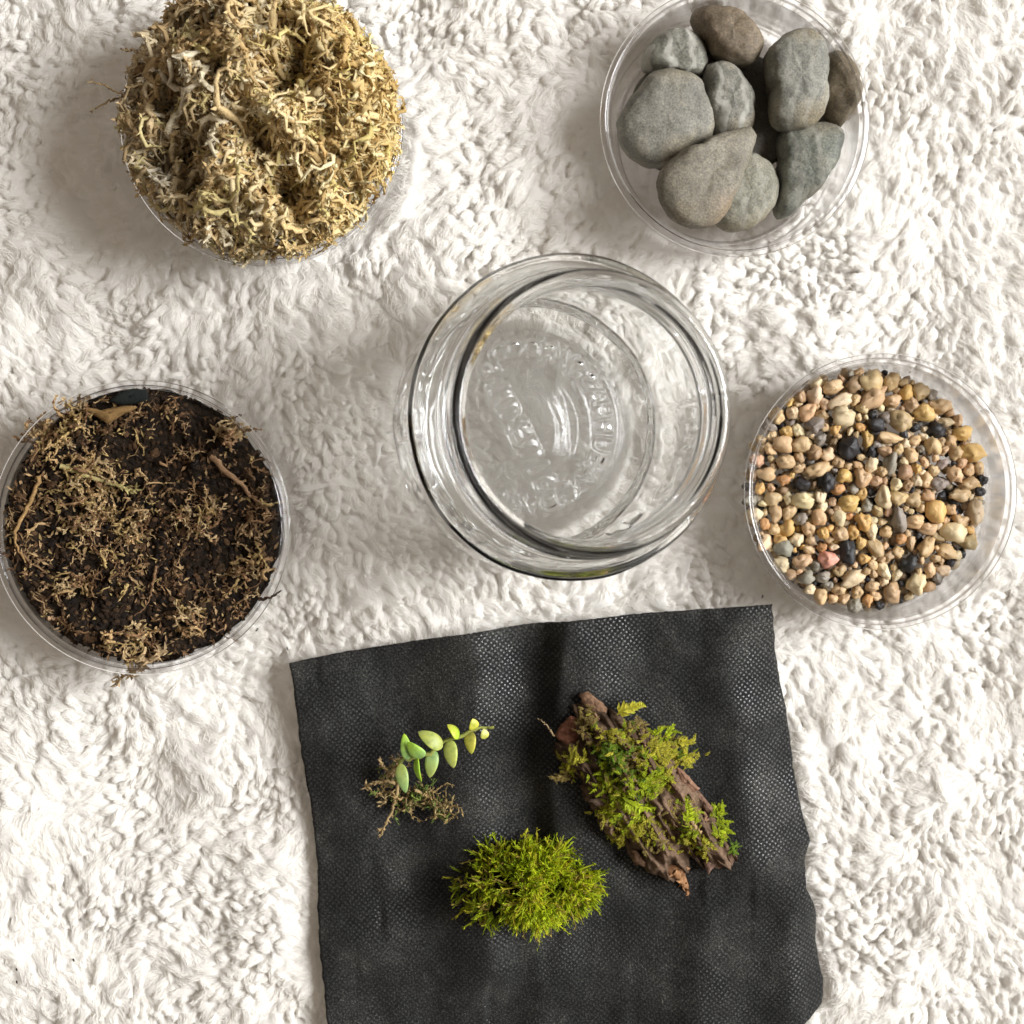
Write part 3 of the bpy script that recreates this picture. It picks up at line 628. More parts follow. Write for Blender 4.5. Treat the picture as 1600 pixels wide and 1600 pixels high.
# ------------------------------------------------------------------ dried moss
def heap_strands(mb, n, surf, centre, R, lmin, lmax, rad, colfn, K=9, curl=1.0, lift=.0015, M=5, hole=None, leaf=10, leafL=.0022, rough=.0006, al=.75, lw=.42, lim=None, flat=.75):
    out = 0; Ps = []; Cs = []; Rs = []
    a = rng.uniform(0, 2 * np.pi, n); d = np.sqrt(rng.uniform(0, 1, n)) * R
    x, y = centre[0] + d * np.cos(a), centre[1] + d * np.sin(a); hd = rng.uniform(0, 2 * np.pi, n)
    L = rng.uniform(lmin, lmax, n); cv = rng.normal(0, 1, n) * curl; z0 = rng.uniform(-1, 1, n) * lift
    P = np.zeros((n, K, 3)); arch = rng.uniform(0, 1, n) ** 2 * lift * 2.5
    for k in range(K):
        t = k / (K - 1)
        P[:, k, 0] = x; P[:, k, 1] = y; P[:, k, 2] = z0 + arch * np.sin(np.pi * t)
        hd = hd + cv / K * 2.2 + rng.normal(0, .35, n) * curl; x = x + np.cos(hd) * L / K; y = y + np.sin(hd) * L / K
    if lim:
        dd_ = P[..., :2] - np.asarray(centre)[:2]; rr_ = np.linalg.norm(dd_, axis=-1, keepdims=True); P[..., :2] = np.asarray(centre)[:2] + dd_ * np.where(rr_ > lim, (lim + (rr_ - lim) * .2) / rr_, 1)
    P[..., 2] += surf(P[..., 0], P[..., 1]); P += rng.normal(0, rough, P.shape)
    if hole is not None:
        ok = ~hole(P[:, K // 2, 0], P[:, K // 2, 1]) | (rng.uniform(0, 1, n) < .12); P = P[ok]
    n = len(P); col = colfn(P[:, K // 2, 0], P[:, K // 2, 1], n)
    t = np.linspace(0, 1, K)[None]; r_ = rad * rng.uniform(.55, 1.35, (n, 1)) * (1 - .55 * t) * (1 + rng.normal(0, .22, (n, K)))
    tubes(mb, P, np.maximum(r_, rad * .12), col, M, flat=flat)
    if leaf:
        k = rng.integers(1, K, (n, leaf)); idx = np.arange(n)[:, None]; O = P[idx, k].reshape(-1, 3); D = (P[idx, k] - P[idx, k - 1]).reshape(-1, 3)
        D = D / (np.linalg.norm(D, axis=1, keepdims=True) + 1e-9) + rng.normal(0, al, O.shape); U = rng.normal(0, 1, O.shape) + [0, 0, .6]
        lc = np.repeat(col, leaf, 0) * rng.uniform(.75, 1.25, (n * leaf, 1))
        leaves(mb, O, D, U, rng.uniform(.5, 1.3, n * leaf) * leafL, rng.uniform(.5, 1.1, n * leaf) * leafL * lw, np.clip(lc, 0, 1))
mc, mr = DISH['moss']
mcen = W(402, 174, .040)
HOLES = [(W(292, 228, .04), .0062), (W(262, 150, .04), .0050), (W(445, 135, .04), .0060), (W(405, 225, .04), .0050), (W(448, 300, .04), .0050), (W(250, 250, .04), .0050), (W(345, 120, .04), .0035), (W(300, 285, .04), .0042), (W(470, 90, .04), .004)]
def moss_surf(x, y):
    d = np.hypot(x - mcen[0], y - mcen[1]) / .0415
    z = .016 + .032 * np.sqrt(np.clip(1 - np.clip(d, 0, 1) ** 2.4, 0, 1)) + .0065 * noise(x * 75, y * 75, 0, 91) + .0032 * noise(x * 150, y * 150, 0, 93)
    for hp, hr in HOLES: z = z - .014 * np.exp(-(np.hypot(x - hp[0], y - hp[1]) / hr) ** 2)
    return z
def moss_hole(x, y):
    r = np.zeros(np.shape(x), bool)
    for hp, hr in HOLES: r |= np.hypot(x - hp[0], y - hp[1]) < hr * (.55 + .35 * noise(x * 400, y * 400, 0, 95))
    return r
def moss_col(x, y, n):
    pal = np.array([(.72, .54, .27), (.80, .65, .37), (.86, .75, .50), (.60, .42, .19), (.40, .26, .11), (.74, .61, .27)])
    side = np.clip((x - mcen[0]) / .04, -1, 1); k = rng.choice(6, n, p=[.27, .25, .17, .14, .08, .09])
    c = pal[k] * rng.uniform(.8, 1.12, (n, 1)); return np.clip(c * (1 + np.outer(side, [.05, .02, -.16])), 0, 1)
MOSS = colmat('dried_moss', .8, .2, 1800, .35, .18, .3)
mo = empty('dried_moss', (mcen[0], mcen[1], .003)); tag(mo, 'heap of dried straw coloured sphagnum moss overflowing its dish', 'dried moss')
b = MB()
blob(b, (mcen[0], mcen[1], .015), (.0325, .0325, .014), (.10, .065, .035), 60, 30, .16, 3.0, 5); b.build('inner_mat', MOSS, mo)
b = MB()
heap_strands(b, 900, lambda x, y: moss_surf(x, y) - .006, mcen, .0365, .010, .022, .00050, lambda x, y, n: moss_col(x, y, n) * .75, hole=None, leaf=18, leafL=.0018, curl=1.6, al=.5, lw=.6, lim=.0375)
heap_strands(b, 1150, moss_surf, mcen, .0372, .010, .024, .00072, moss_col, hole=moss_hole, leaf=22, leafL=.0017, lift=.0026, curl=1.7, al=.5, lw=.62, K=12, lim=.0385, flat=.4)
heap_strands(b, 420, moss_surf, mcen, .0350, .014, .030, .00115, moss_col, hole=moss_hole, leaf=30, leafL=.0019, lift=.0042, curl=1.5, al=.45, lw=.6, K=16, lim=.0380, flat=.45)
# spill over the sides
def side_surf(x, y): return np.clip(moss_surf(x, y), .012, 1) - .002
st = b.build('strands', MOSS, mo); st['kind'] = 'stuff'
def px_strand(name, parent, pts, z, rad, col, mat, label=None, cat=None, leaf=0, leafL=.0022, K=24, surf=None, taper=.6, rough=.0002, tip=None):
    """one strand through photo pixels; z: level or list of levels (or a height above surf)"""
    zs = np.full(len(pts), z) if np.isscalar(z) else np.array(z, float)
    P = np.array([W(p[0], p[1], zz) for p, zz in zip(pts, zs)])
    if surf is not None: 
        P = np.array([W(p[0], p[1], float(surf(*W(p[0], p[1], .02)[:2]))) for p in pts]); P = np.array([W(p[0], p[1], float(surf(q[0], q[1])) + zz) for p, q, zz in zip(pts, P, zs)])
    q = smoothprof3(P, 10); t = np.linspace(0, len(q) - 1, K); P = np.stack([np.interp(t, np.arange(len(q)), q[:, k]) for k in range(3)], -1) + rng.normal(0, rough, (K, 3))
    m = MB(); tubes(m, P[None], (rad * (1 - taper * np.linspace(0, 1, K)) * (1 + rng.normal(0, .13, K)))[None], np.array([col]), 7, tip=None if tip is None else np.array([tip]))
    if leaf:
        k = rng.integers(1, K, leaf); D = P[k] - P[k - 1]; D = D / (np.linalg.norm(D, axis=1, keepdims=True) + 1e-9) + rng.normal(0, .7, D.shape)
        leaves(m, P[k], D, rng.normal(0, 1, D.shape) + [0, 0, .6], rng.uniform(.6, 1.2, leaf) * leafL, rng.uniform(.5, 1, leaf) * leafL * .45, np.clip(np.array(col) * rng.uniform(.75, 1.2, (leaf, 1)), 0, 1))
    o = m.build(name, mat, parent)
    if label: tag(o, label, cat)
    return o
def smoothprof3(p, n):
    q = np.vstack([2 * p[0] - p[1], p, 2 * p[-1] - p[-2]]); out = []
    for k in range(1, len(q) - 2):
        t = np.linspace(0, 1, n, endpoint=False)[:, None]; a, b_, c, d = q[k - 1], q[k], q[k + 1], q[k + 2]
        out.append(.5 * (2 * b_ + (c - a) * t + (2 * a - 5 * b_ + 4 * c - d) * t ** 2 + (3 * b_ - a - 3 * c + d) * t ** 3))
    return np.vstack(out + [p[-1:]])
PALE = (.76, .66, .46)
for pts, rd in (([(238, 100), (248, 140), (262, 155), (285, 158)], .0011), ([(414, 70), (385, 90), (360, 115), (345, 140)], .0013), ([(345, 140), (352, 155), (348, 172)], .0009),
                ([(285, 172), (272, 195), (265, 230), (258, 275), (248, 305)], .0012), ([(405, 65), (408, 110), (432, 140), (447, 165)], .0006), ([(400, 150), (430, 130), (470, 112)], .0006),
                ([(502, 60), (515, 95), (530, 115), (540, 180), (575, 210)], .0009), ([(450, 240), (465, 260), (480, 275), (500, 285)], .0011), ([(404, 352), (400, 330), (425, 318), (438, 345), (430, 370)], .0008),
                ([(312, 0), (318, 20), (330, 45)], .0012), ([(310, 60), (345, 45), (380, 50)], .0010)):
    px_strand('pale_strand', mo, pts, .0030, rd, np.array(PALE) * rng.uniform(.85, 1.05), MOSS, leaf=26, leafL=.0024, surf=moss_surf)
for pts, zz in (([(205, 150), (185, 145), (160, 132), (135, 128)], [.034, .035, .036, .036]), ([(200, 150), (170, 158), (145, 172)], [.032, .030, .028]), ([(215, 80), (200, 78), (190, 77)], [.040, .040, .041])):
    px_strand('dark_straw', mo, pts, zz, .00042, (.20, .13, .07), MOSS, leaf=6, leafL=.0016, tip=(.5, .36, .18))

# ------------------------------------------------------------------ potting soil
sc_, sr_ = DISH['soil']
scen = W(223, 822, .022)
def soil_surf(x, y):
    d = np.hypot(x - scen[0], y - scen[1]) / .0405
    return .0215 + .0035 * np.sqrt(np.clip(1 - np.clip(d, 0, 1) ** 6, 0, 1)) + .0018 * noise(x * 110, y * 110, 0, 101) + .0011 * noise(x * 300, y * 300, 0, 103) + .0005 * noise(x * 800, y * 800, 0, 105) - .006 * sstep(.93, 1.02, d)
SOIL = colmat('potting_soil', .95, .15, 2500, .55, 0, .6)
FIB = colmat('plant_fibre', .85, .2, 2200, .4, .12, .3)
so = empty('potting_soil', (scen[0], scen[1], .003)); tag(so, 'dark potting soil mixed with tan moss fibres filling a dish', 'soil')
nr, na = 150, 300
rr = np.linspace(.0002, .0402, nr); aa = np.arange(na) / na * 2 * np.pi; RR, AA = np.meshgrid(rr, aa, indexing='ij')
RR = RR * (1 + .02 * noise(np.cos(AA) * 6, np.sin(AA) * 6, 0, 107) * (RR / .04))
xx, yy = scen[0] + RR * np.cos(AA), scen[1] + RR * np.sin(AA); zz = soil_surf(xx, yy)
b = MB(); i = np.arange(nr - 1)[:, None] * na; j = np.arange(na)[None]; j2 = (j + 1) % na
b.add(np.stack([xx, yy, zz], -1).reshape(-1, 3), np.stack([i + j, i + na + j, i + na + j2, i + j2], -1).reshape(-1, 4), (.022, .015, .010))
dd = np.linspace(0, 1, 8); R2 = (.0402 - .0030 * dd)[:, None] * np.ones((1, na)); Z2 = (soil_surf(scen[0] + .0402 * np.cos(aa), scen[1] + .0402 * np.sin(aa))[None] * (1 - dd[:, None]) + .0022 * dd[:, None])
R2 = R2 * (1 + .02 * noise(np.cos(aa) * 6, np.sin(aa) * 6, 0, 107))[None]
i = np.arange(7)[:, None] * na
cxy = np.stack([sc_[0] + (scen[0] - sc_[0]) * (1 - dd), sc_[1] + (scen[1] - sc_[1]) * (1 - dd)], -1)
b.add(np.stack([cxy[:, :1] + R2 * np.cos(aa)[None] , cxy[:, 1:] + R2 * np.sin(aa)[None], Z2], -1).reshape(-1, 3), np.stack([i + j, i + na + j, i + na + j2, i + j2], -1).reshape(-1, 4), (.022, .015, .010))
b.build('soil_bed', SOIL, so)
b = MB()
for q in range(2600):
    a = rng.uniform(0, 6.283); d = math.sqrt(rng.uniform(0, 1)) * .0402; x, y = scen[0] + d * math.cos(a), scen[1] + d * math.sin(a)
    rad = rng.uniform(.00025, .0009) * (1.6 if rng.uniform() < .06 else 1); cl = np.array([(.030, .019, .012), (.060, .036, .020), (.11, .063, .033), (.016, .012, .010)][rng.choice(4, p=[.45, .25, .12, .18])])
    blob(b, (x, y, float(soil_surf(x, y)) + rad * .3), (rad * rng.uniform(1, 1.6), rad, rad * .8), cl, 6, 5, .3, 1.3, q % 40, Matrix.Rotation(a * 5, 3, 'Z'))
cr = b.build('crumbs', SOIL, so, smooth=False); cr['kind'] = 'stuff'
def fib_col(x, y, n):
    g = np.exp(-(np.hypot(x - W(150, 760, .022)[0], (y - W(150, 760, .022)[1]) * .6) / .017) ** 2)
    pal = np.array([(.22, .125, .06), (.33, .20, .10), (.46, .31, .16), (.14, .08, .042), (.56, .38, .19), (.50, .36, .15)])
    k = np.where(rng.uniform(0, 1, n) < g * .75, rng.choice([2, 4, 5, 5], n), rng.choice(6, n, p=[.30, .25, .15, .18, .07, .05])); return pal[k] * rng.uniform(.75, 1.15, (n, 1))
b = MB()
edge_hole = lambda x, y: (noise(x * 130, y * 130, 0, 111) < -.05) & (np.hypot(x - W(150, 720, .022)[0], y - W(150, 720, .022)[1]) > .010)
heap_strands(b, 460, lambda x, y: soil_surf(x, y) + .0003, scen, .0392, .0022, .0070, .00026, fib_col, K=6, hole=edge_hole, leaf=5, leafL=.0012, al=.35, lw=.7, lift=.0009, rough=.0003, curl=.8)
heap_strands(b, 130, lambda x, y: soil_surf(x, y) + .0008, scen, .0385, .004, .010, .00048, fib_col, K=8, hole=edge_hole, leaf=12, leafL=.0017, lift=.0012, rough=.00035)
for (px_, py_, n_, R_) in ((75, 690, 60, .0052), (120, 650, 40, .004), (140, 745, 70, .006), (150, 810, 70, .0065), (215, 830, 40, .004), (310, 810, 45, .0045), (120, 910, 28, .004), (205, 1000, 50, .006), (365, 680, 40, .0045), (300, 970, 34, .0055), (385, 900, 40, .006)):
    pc = W(px_, py_, .024)
    heap_strands(b, n_ // 2, lambda x, y: np.maximum(soil_surf(x, y), .020) + .0012, pc, R_, .003, .008, .00048, lambda x, y, n: np.array([(.54, .36, .17), (.62, .45, .24), (.47, .33, .14), (.34, .20, .10)])[rng.choice(4, n)] * rng.uniform(.7, 1.1, (n, 1)), K=7, leaf=16, leafL=.0014, lift=.0014, rough=.0003, al=.4, lw=.7)
nfl = 1900; a = rng.uniform(0, 6.283, nfl); d = np.sqrt(rng.uniform(0, 1, nfl)) * .0398; fx_, fy_ = scen[0] + d * np.cos(a), scen[1] + d * np.sin(a)
kp = (noise(fx_ * 150, fy_ * 150, 0, 115) > -.25); fx_, fy_ = fx_[kp], fy_[kp]; nfl = len(fx_)
D = rng.normal(0, 1, (nfl, 3)) * [1, 1, .35]; U = rng.normal(0, .35, (nfl, 3)) + [0, 0, 1]
leaves(b, np.stack([fx_, fy_, soil_surf(fx_, fy_) + .0006], -1), D, U, rng.uniform(.0008, .0030, nfl), rng.uniform(.0004, .0010, nfl), fib_col(fx_, fy_, nfl))
fb = b.build('fibres', FIB, so); fb['kind'] = 'stuff'
ss = lambda x, y: np.maximum(soil_surf(x, y), .021)
px_strand('plant_stem', None, [(62, 745), (48, 785), (28, 822), (24, 845), (40, 880)], .0022, .0007, (.42, .26, .11), FIB, 'long curved tan stem at the left edge of the soil', 'stem', surf=ss)
px_strand('twig', None, [(405, 936), (425, 932), (439, 923)], [.026, .027, .028], .0005, (.07, .045, .03), FIB, 'thin dark twig poking over the right rim of the soil dish', 'twig')
px_strand('root_piece', None, [(330, 712), (350, 735), (375, 755), (392, 775), (408, 788)], .0016, .0010, (.36, .22, .12), FIB, 'knobbly brown root piece at the upper right of the soil', 'root', leaf=40, leafL=.0016, surf=ss)
px_strand('root_piece', None, [(244, 885), (238, 915), (230, 945), (210, 962)], .0014, .0004, (.26, .15, .08), FIB, 'thin reddish root thread in the lower middle of the soil', 'root', surf=ss)
px_strand('grass_stem', None, [(95, 728), (130, 742), (165, 752), (200, 765), (218, 765)], .0022, .0007, (.50, .42, .18), FIB, 'straw yellow stem lying across the upper left of the soil', 'stem', leaf=30, leafL=.0022, surf=ss)
def flake(name, poly, z, th_, col, mat, label, cat, parent=None, tl=(0, 0), arch=.0):
    P = Wn(poly, z); c0 = P.mean(0); P = c0 + (P - c0) * (.8 if name == 'leaf_scrap' else 1.0); n = len(P); m = MB()
    pz = lambda p, s_: np.stack([p[:, 0], p[:, 1], z + tl[0] * (p[:, 0] - c0[0]) + tl[1] * (p[:, 1] - c0[1]) + s_], -1)
    rings = []; 
    for fr, hh in ((1.0, 0), (.97, th_ * .5), (.7, th_ * .5 + arch * .6), (.35, th_ * .5 + arch), (.02, th_ * .5 + arch)):
        rings.append(pz(c0 + (P - c0) * fr, hh + rng.normal(0, th_ * .12, n)))
    for fr, hh in ((.02, -th_ * .5 + arch), (.7, -th_ * .5 + arch * .5), (.97, -th_ * .5)):
        rings.append(pz(c0 + (P - c0) * fr, hh))
    v = np.stack(rings); k = len(rings); i = np.arange(k)[:, None] * n; i2 = ((np.arange(k) + 1) % k)[:, None] * n; j = np.arange(n)[None]; j2 = (j + 1) % n
    m.add(v.reshape(-1, 3), np.stack([i + j, i + j2, i2 + j2, i2 + j], -1).reshape(-1, 4), np.clip(np.array(col) * rng.uniform(.85, 1.1, (k * n, 1)), 0, 1))
    o = m.build(name, mat, parent)
    if label: tag(o, label, cat)
    return o
flake('leaf_scrap', [(118, 640), (128, 634), (140, 639), (152, 641), (166, 637), (180, 635), (198, 631), (214, 631), (226, 634), (216, 641), (204, 646), (190, 653), (178, 661), (167, 668), (160, 662), (150, 656), (138, 648)], .0262, .0006, (.30, .18, .07), FIB, 'curled tan leaf scrap at the top of the soil', 'leaf', arch=.0012)
flake('slate_chip', [(168, 627), (185, 615), (210, 607), (230, 609), (232, 624), (215, 630), (190, 633)], .0275, .0022, (.020, .024, .022), SOIL, 'dark slate chip behind the leaf scrap at the soil rim', 'stone chip', arch=.0008)
px_strand('moss_wisp', None, [(258, 1018), (235, 1030), (210, 1048), (182, 1064)], [.024, .023, .020, .016], .0011, (.50, .36, .20), FIB, 'frayed tan moss wisp hanging over the bottom of the soil dish', 'moss wisp', leaf=90, leafL=.0030, taper=.75)
px_strand('moss_wisp', None, [(75, 965), (100, 970), (125, 982)], [.024, .024, .024], .0006, (.46, .30, .17), FIB, 'short tan wisp at the lower left rim of the soil dish', 'moss wisp', leaf=18, leafL=.0018)

# ------------------------------------------------------------------ green moss cushion
GM = colmat('green_moss', .6, .3, 1500, .25, .35)
BK = colmat('tree_bark', .9, .15, 900, .55, 0, .8)
gcn = W(822, 1378, .012); gz = float(cloth_h(gcn[0], gcn[1]))
cu = empty('moss_cushion', (gcn[0], gcn[1], gz)); tag(cu, 'bright green moss cushion at the lower middle of the black fabric', 'moss')
def cush_r(a):   # outline of the cushion
    return 1 / np.sqrt((np.cos(a) / .0205) ** 2 + (np.sin(a) / .0112) ** 2) * (1 + .22 * noise(np.cos(a) * 2.6, np.sin(a) * 2.6, 0, 121))
def cush_h(x, y):
    a = np.arctan2(y, x); d = np.hypot(x, y) / cush_r(a); return .0185 * np.sqrt(np.clip(1 - np.clip(d, 0, 1) ** 2.2, 0, 1)) * (1 + .34 * noise(x * 170, y * 170, 0, 123))
b = MB(); blob(b, (gcn[0], gcn[1], gz + .003), (.0195, .0112, .0095), (.030, .028, .010), 40, 20, .15, 3, 9); b.build('root_mat', BK, cu)
b = MB(); n = 4200
a = rng.uniform(0, 2 * np.pi, n); d = np.sqrt(rng.uniform(0, 1, n)); rr = d * cush_r(a); x, y = rr * np.cos(a), rr * np.sin(a)
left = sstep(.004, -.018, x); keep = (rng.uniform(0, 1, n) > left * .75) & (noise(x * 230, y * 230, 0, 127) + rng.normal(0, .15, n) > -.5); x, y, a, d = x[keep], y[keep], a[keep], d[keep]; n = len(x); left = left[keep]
z = gz + cush_h(x, y) * .85
dirv = np.stack([x / .0215 * .9, y / .0125 * .75, .9 - .55 * d], -1) + rng.normal(0, .32, (n, 3)); dirv[:, 1] -= .25
dirv /= np.linalg.norm(dirv, axis=1, keepdims=True)
L = rng.uniform(.0020, .0042, n); K = 5; t = np.linspace(0, 1, K); bendv = rng.normal(0, .5, (n, 3))
P = np.stack([x + gcn[0], y + gcn[1], z], -1)[:, None] + dirv[:, None] * (L[:, None] * t)[..., None] + bendv[:, None] * (L[:, None] * t ** 2)[..., None]
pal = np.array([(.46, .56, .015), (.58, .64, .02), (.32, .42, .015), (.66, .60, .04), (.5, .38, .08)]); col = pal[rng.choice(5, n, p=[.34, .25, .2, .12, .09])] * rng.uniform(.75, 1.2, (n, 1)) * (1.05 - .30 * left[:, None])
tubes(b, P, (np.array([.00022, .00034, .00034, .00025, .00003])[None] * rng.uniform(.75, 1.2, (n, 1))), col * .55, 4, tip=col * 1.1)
lf = 12; k = rng.integers(0, K - 1, (n, lf)); idx = np.arange(n)[:, None]; fr = rng.uniform(0, 1, (n, lf, 1)); O = (P[idx, k] * (1 - fr) + P[idx, k + 1] * fr).reshape(-1, 3); D = (P[idx, k + 1] - P[idx, k]).reshape(-1, 3)
D = D / (np.linalg.norm(D, axis=1, keepdims=True) + 1e-9) + rng.normal(0, .38, D.shape)
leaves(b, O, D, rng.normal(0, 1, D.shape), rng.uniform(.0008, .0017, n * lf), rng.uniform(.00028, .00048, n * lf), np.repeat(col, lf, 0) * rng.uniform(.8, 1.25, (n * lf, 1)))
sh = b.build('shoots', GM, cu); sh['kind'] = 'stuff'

# ------------------------------------------------------------------ bark with moss
bz = [(370, 105), (420, 95), (480, 115), (560, 195), (580, 260), (700, 290), (850, 330), (885, 390), (1000, 520), (1050, 610), (1150, 690), (1215, 790), (1300, 905), (1315, 1000), (1400, 1120), (1470, 1235), (1420, 1312), (1345, 1290), (1265, 1352), (1225, 1270),
      (1150, 1225), (1120, 1330), (1010, 1385), (930, 1345), (860, 1330), (750, 1265), (690, 1150), (560, 1050), (480, 920), (400, 800), (385, 690), (300, 590), (235, 560), (215, 450), (210, 390), (255, 330), (330, 250)]
bpx = [(820 + a * .225, 1060 + c_ * .225) for a, c_ in bz]
BZ = .012; BP = Wn(bpx, BZ)[:, :2]; bcn = np.array(W(1000, 1220, BZ)[:2]); bg0 = float(cloth_h(np.array(bcn[0]), np.array(bcn[1]))) + .0005
q = BP - bcn; ang = np.arctan2(q[:, 1], q[:, 0]); od = np.argsort(ang); ang, rad_ = ang[od], np.hypot(*q[od].T)
na, nr = 260, 70; aa = np.linspace(-np.pi, np.pi, na, endpoint=False); rho = np.interp(aa, np.concatenate([ang - 2 * np.pi, ang, ang + 2 * np.pi]), np.tile(rad_, 3))
rho = rho * (1 + .035 * noise(aa * 14, 0, 0, 131) + .02 * noise(aa * 40, 0, 0, 133))
gd = np.array([math.cos(math.radians(-56)), math.sin(math.radians(-56))])   # grain of the bark
def bark_h(x, y, f):
    u_, v_ = x * gd[0] + y * gd[1], -x * gd[1] + y * gd[0]
    z = .0120 * (1 - f ** 3.2) * (1 - .25 * sstep(0, .03, u_)) + .0030 * (1 - np.abs(noise(u_ * 70, v_ * 330, 0, 135))) + (.0022 * noise(u_ * 180, v_ * 500, 0, 137) + .0014 * noise(u_ * 420, v_ * 1100, 0, 138)) * (f < .99) + .0035 * noise(u_ * 60, v_ * 90, 0, 139)
    return np.maximum(z, .0004)
ff = np.linspace(.004, 1, nr) ** .85; FF, AA = np.meshgrid(ff, aa, indexing='ij'); xx = FF * rho[None] * np.cos(AA); yy = FF * rho[None] * np.sin(AA); zz = bark_h(xx, yy, FF)
u_, v_ = xx * gd[0] + yy * gd[1], -xx * gd[1] + yy * gd[0]; cv = np.clip(.5 + .5 * noise(u_ * 120, v_ * 520, 0, 141) + .3 * noise(xx * 300, yy * 300, 0, 143), 0, 1)[..., None]
colb = np.array((.05, .031, .019)) * (1 - cv) + np.array((.23, .15, .098)) * cv
b = MB(); i = np.arange(nr - 1)[:, None] * na; j = np.arange(na)[None]; j2 = (j + 1) % na
top_v = np.stack([xx, yy, zz], -1).reshape(-1, 3); b.add(top_v, np.stack([i + j, i + na + j, i + na + j2, i + j2], -1).reshape(-1, 4), colb.reshape(-1, 3))
rb_ = np.stack([np.stack([.985 * rho * np.cos(aa), .985 * rho * np.sin(aa), zz[-1] * .4], -1), np.stack([.93 * rho * np.cos(aa), .93 * rho * np.sin(aa), 0 * aa], -1), np.stack([.01 * rho * np.cos(aa), .01 * rho * np.sin(aa), 0 * aa], -1)])
vv = np.concatenate([np.stack([xx[-1], yy[-1], zz[-1]], -1)[None], rb_]); i = np.arange(3)[:, None] * na
b.add(vv.reshape(-1, 3), np.stack([i + j, i + na + j, i + na + j2, i + j2], -1).reshape(-1, 4), (.05, .03, .02))
bk = empty('mossy_bark', (bcn[0], bcn[1], bg0)); tag(bk, 'chunk of brown bark overgrown with green moss on the right of the black fabric', 'bark')
o = b.build('bark_body', BK, None); o.parent = bk
def bark_z(px_, py_):
    p = W(px_, py_, BZ)[:2] - bcn; a_ = math.atan2(p[1], p[0]); f_ = np.hypot(*p) / np.interp(a_, aa, rho)
    return bg0 + float(bark_h(np.array(p[0]), np.array(p[1]), np.array(min(f_, 1.0))))
def zpt(zx, zy): return (820 + zx * .225, 1060 + zy * .225)
plates = [([(205, 395), (250, 325), (330, 255), (385, 300), (400, 380), (350, 440), (300, 470), (250, 440)], (.20, .085, .052)), ([(370, 110), (440, 95), (520, 150), (575, 215), (560, 260), (490, 240), (420, 190)], (.24, .14, .085)),
          ([(1040, 600), (1100, 640), (1160, 700), (1210, 770), (1180, 790), (1110, 780), (1060, 720)], (.27, .155, .10)), ([(1150, 750), (1220, 790), (1300, 900), (1310, 950), (1250, 920), (1180, 830)], (.21, .125, .085)),
          ([(1010, 1150), (1060, 1230), (1150, 1320), (1120, 1350), (1140, 1500), (1060, 1400), (960, 1345), (990, 1260)], (.33, .17, .085)), ([(1360, 1150), (1420, 1180), (1470, 1240), (1430, 1310), (1390, 1250)], (.20, .125, .085)),
          ([(440, 840), (520, 820), (600, 850), (580, 890), (500, 890)], (.23, .16, .12)), ([(930, 820), (1020, 780), (1120, 830), (1150, 900), (1080, 960), (980, 930), (920, 880)], (.19, .115, .08)), ([(1240, 1270), (1290, 1240), (1340, 1290), (1270, 1350)], (.24, .15, .11)),
          ([(740, 1180), (790, 1200), (860, 1300), (820, 1310), (760, 1270)], (.20, .12, .075))]
for pl, cl in plates:
    pp = [zpt(*t_) for t_ in pl]; dense = []
    for k in range(len(pp)):
        A_, B_ = np.array(pp[k]), np.array(pp[(k + 1) % len(pp)]); 
        for t_ in (0, .33, .66): dense.append(tuple(A_ + (B_ - A_) * t_ + rng.normal(0, .9, 2)))
    cc = np.mean(pp, 0); zc = bark_z(*cc) + .0008
    flake('bark_plate', dense, min(zc, .045), .0012, cl, BK, None, None, bk, tl=(rng.normal(0, .12), rng.normal(0, .12)), arch=.0008)
px_strand('splinter', bk, [zpt(1040, 1330), zpt(1080, 1400), zpt(1120, 1460), zpt(1138, 1512)], [q_ + bg0 - .0035 for q_ in [.0095, .0090, .0085, .0082]], .0013, (.36, .19, .09), BK, taper=.85, leaf=24, leafL=.0022)
px_strand('splinter', bk, [zpt(1155, 1005), zpt(1190, 1040), zpt(1230, 1080)], [q_ + bg0 - .0035 for q_ in [.020, .0205, .0205]], .0006, (.48, .33, .17), BK)
px_strand('splinter', bk, [zpt(200, 400), zpt(160, 340), zpt(95, 275)], [q_ + bg0 - .0035 for q_ in [.010, .0105, .011]], .0003, (.34, .25, .14), BK)
for qq in range(26):
    zx = rng.uniform(300, 1350); zy = 200 + (zx - 300) * .95 + rng.normal(0, 140); pp = zpt(zx, zy); zc = bark_z(*pp) + .0006
    if np.hypot(*(W(*pp, BZ)[:2] - bcn)) > .028: continue
    d_ = np.array([math.cos(math.radians(56 + rng.normal(0, 14))), math.sin(math.radians(56))]) * rng.uniform(8, 20)
    px_strand('splinter', bk, [pp, tuple(np.array(pp) + d_ * .5 + rng.normal(0, 2, 2)), tuple(np.array(pp) + d_)], [zc, zc + .0006, zc], rng.uniform(.0003, .0007), np.array((.22, .13, .08)) * rng.uniform(.6, 1.4), BK, K=8)
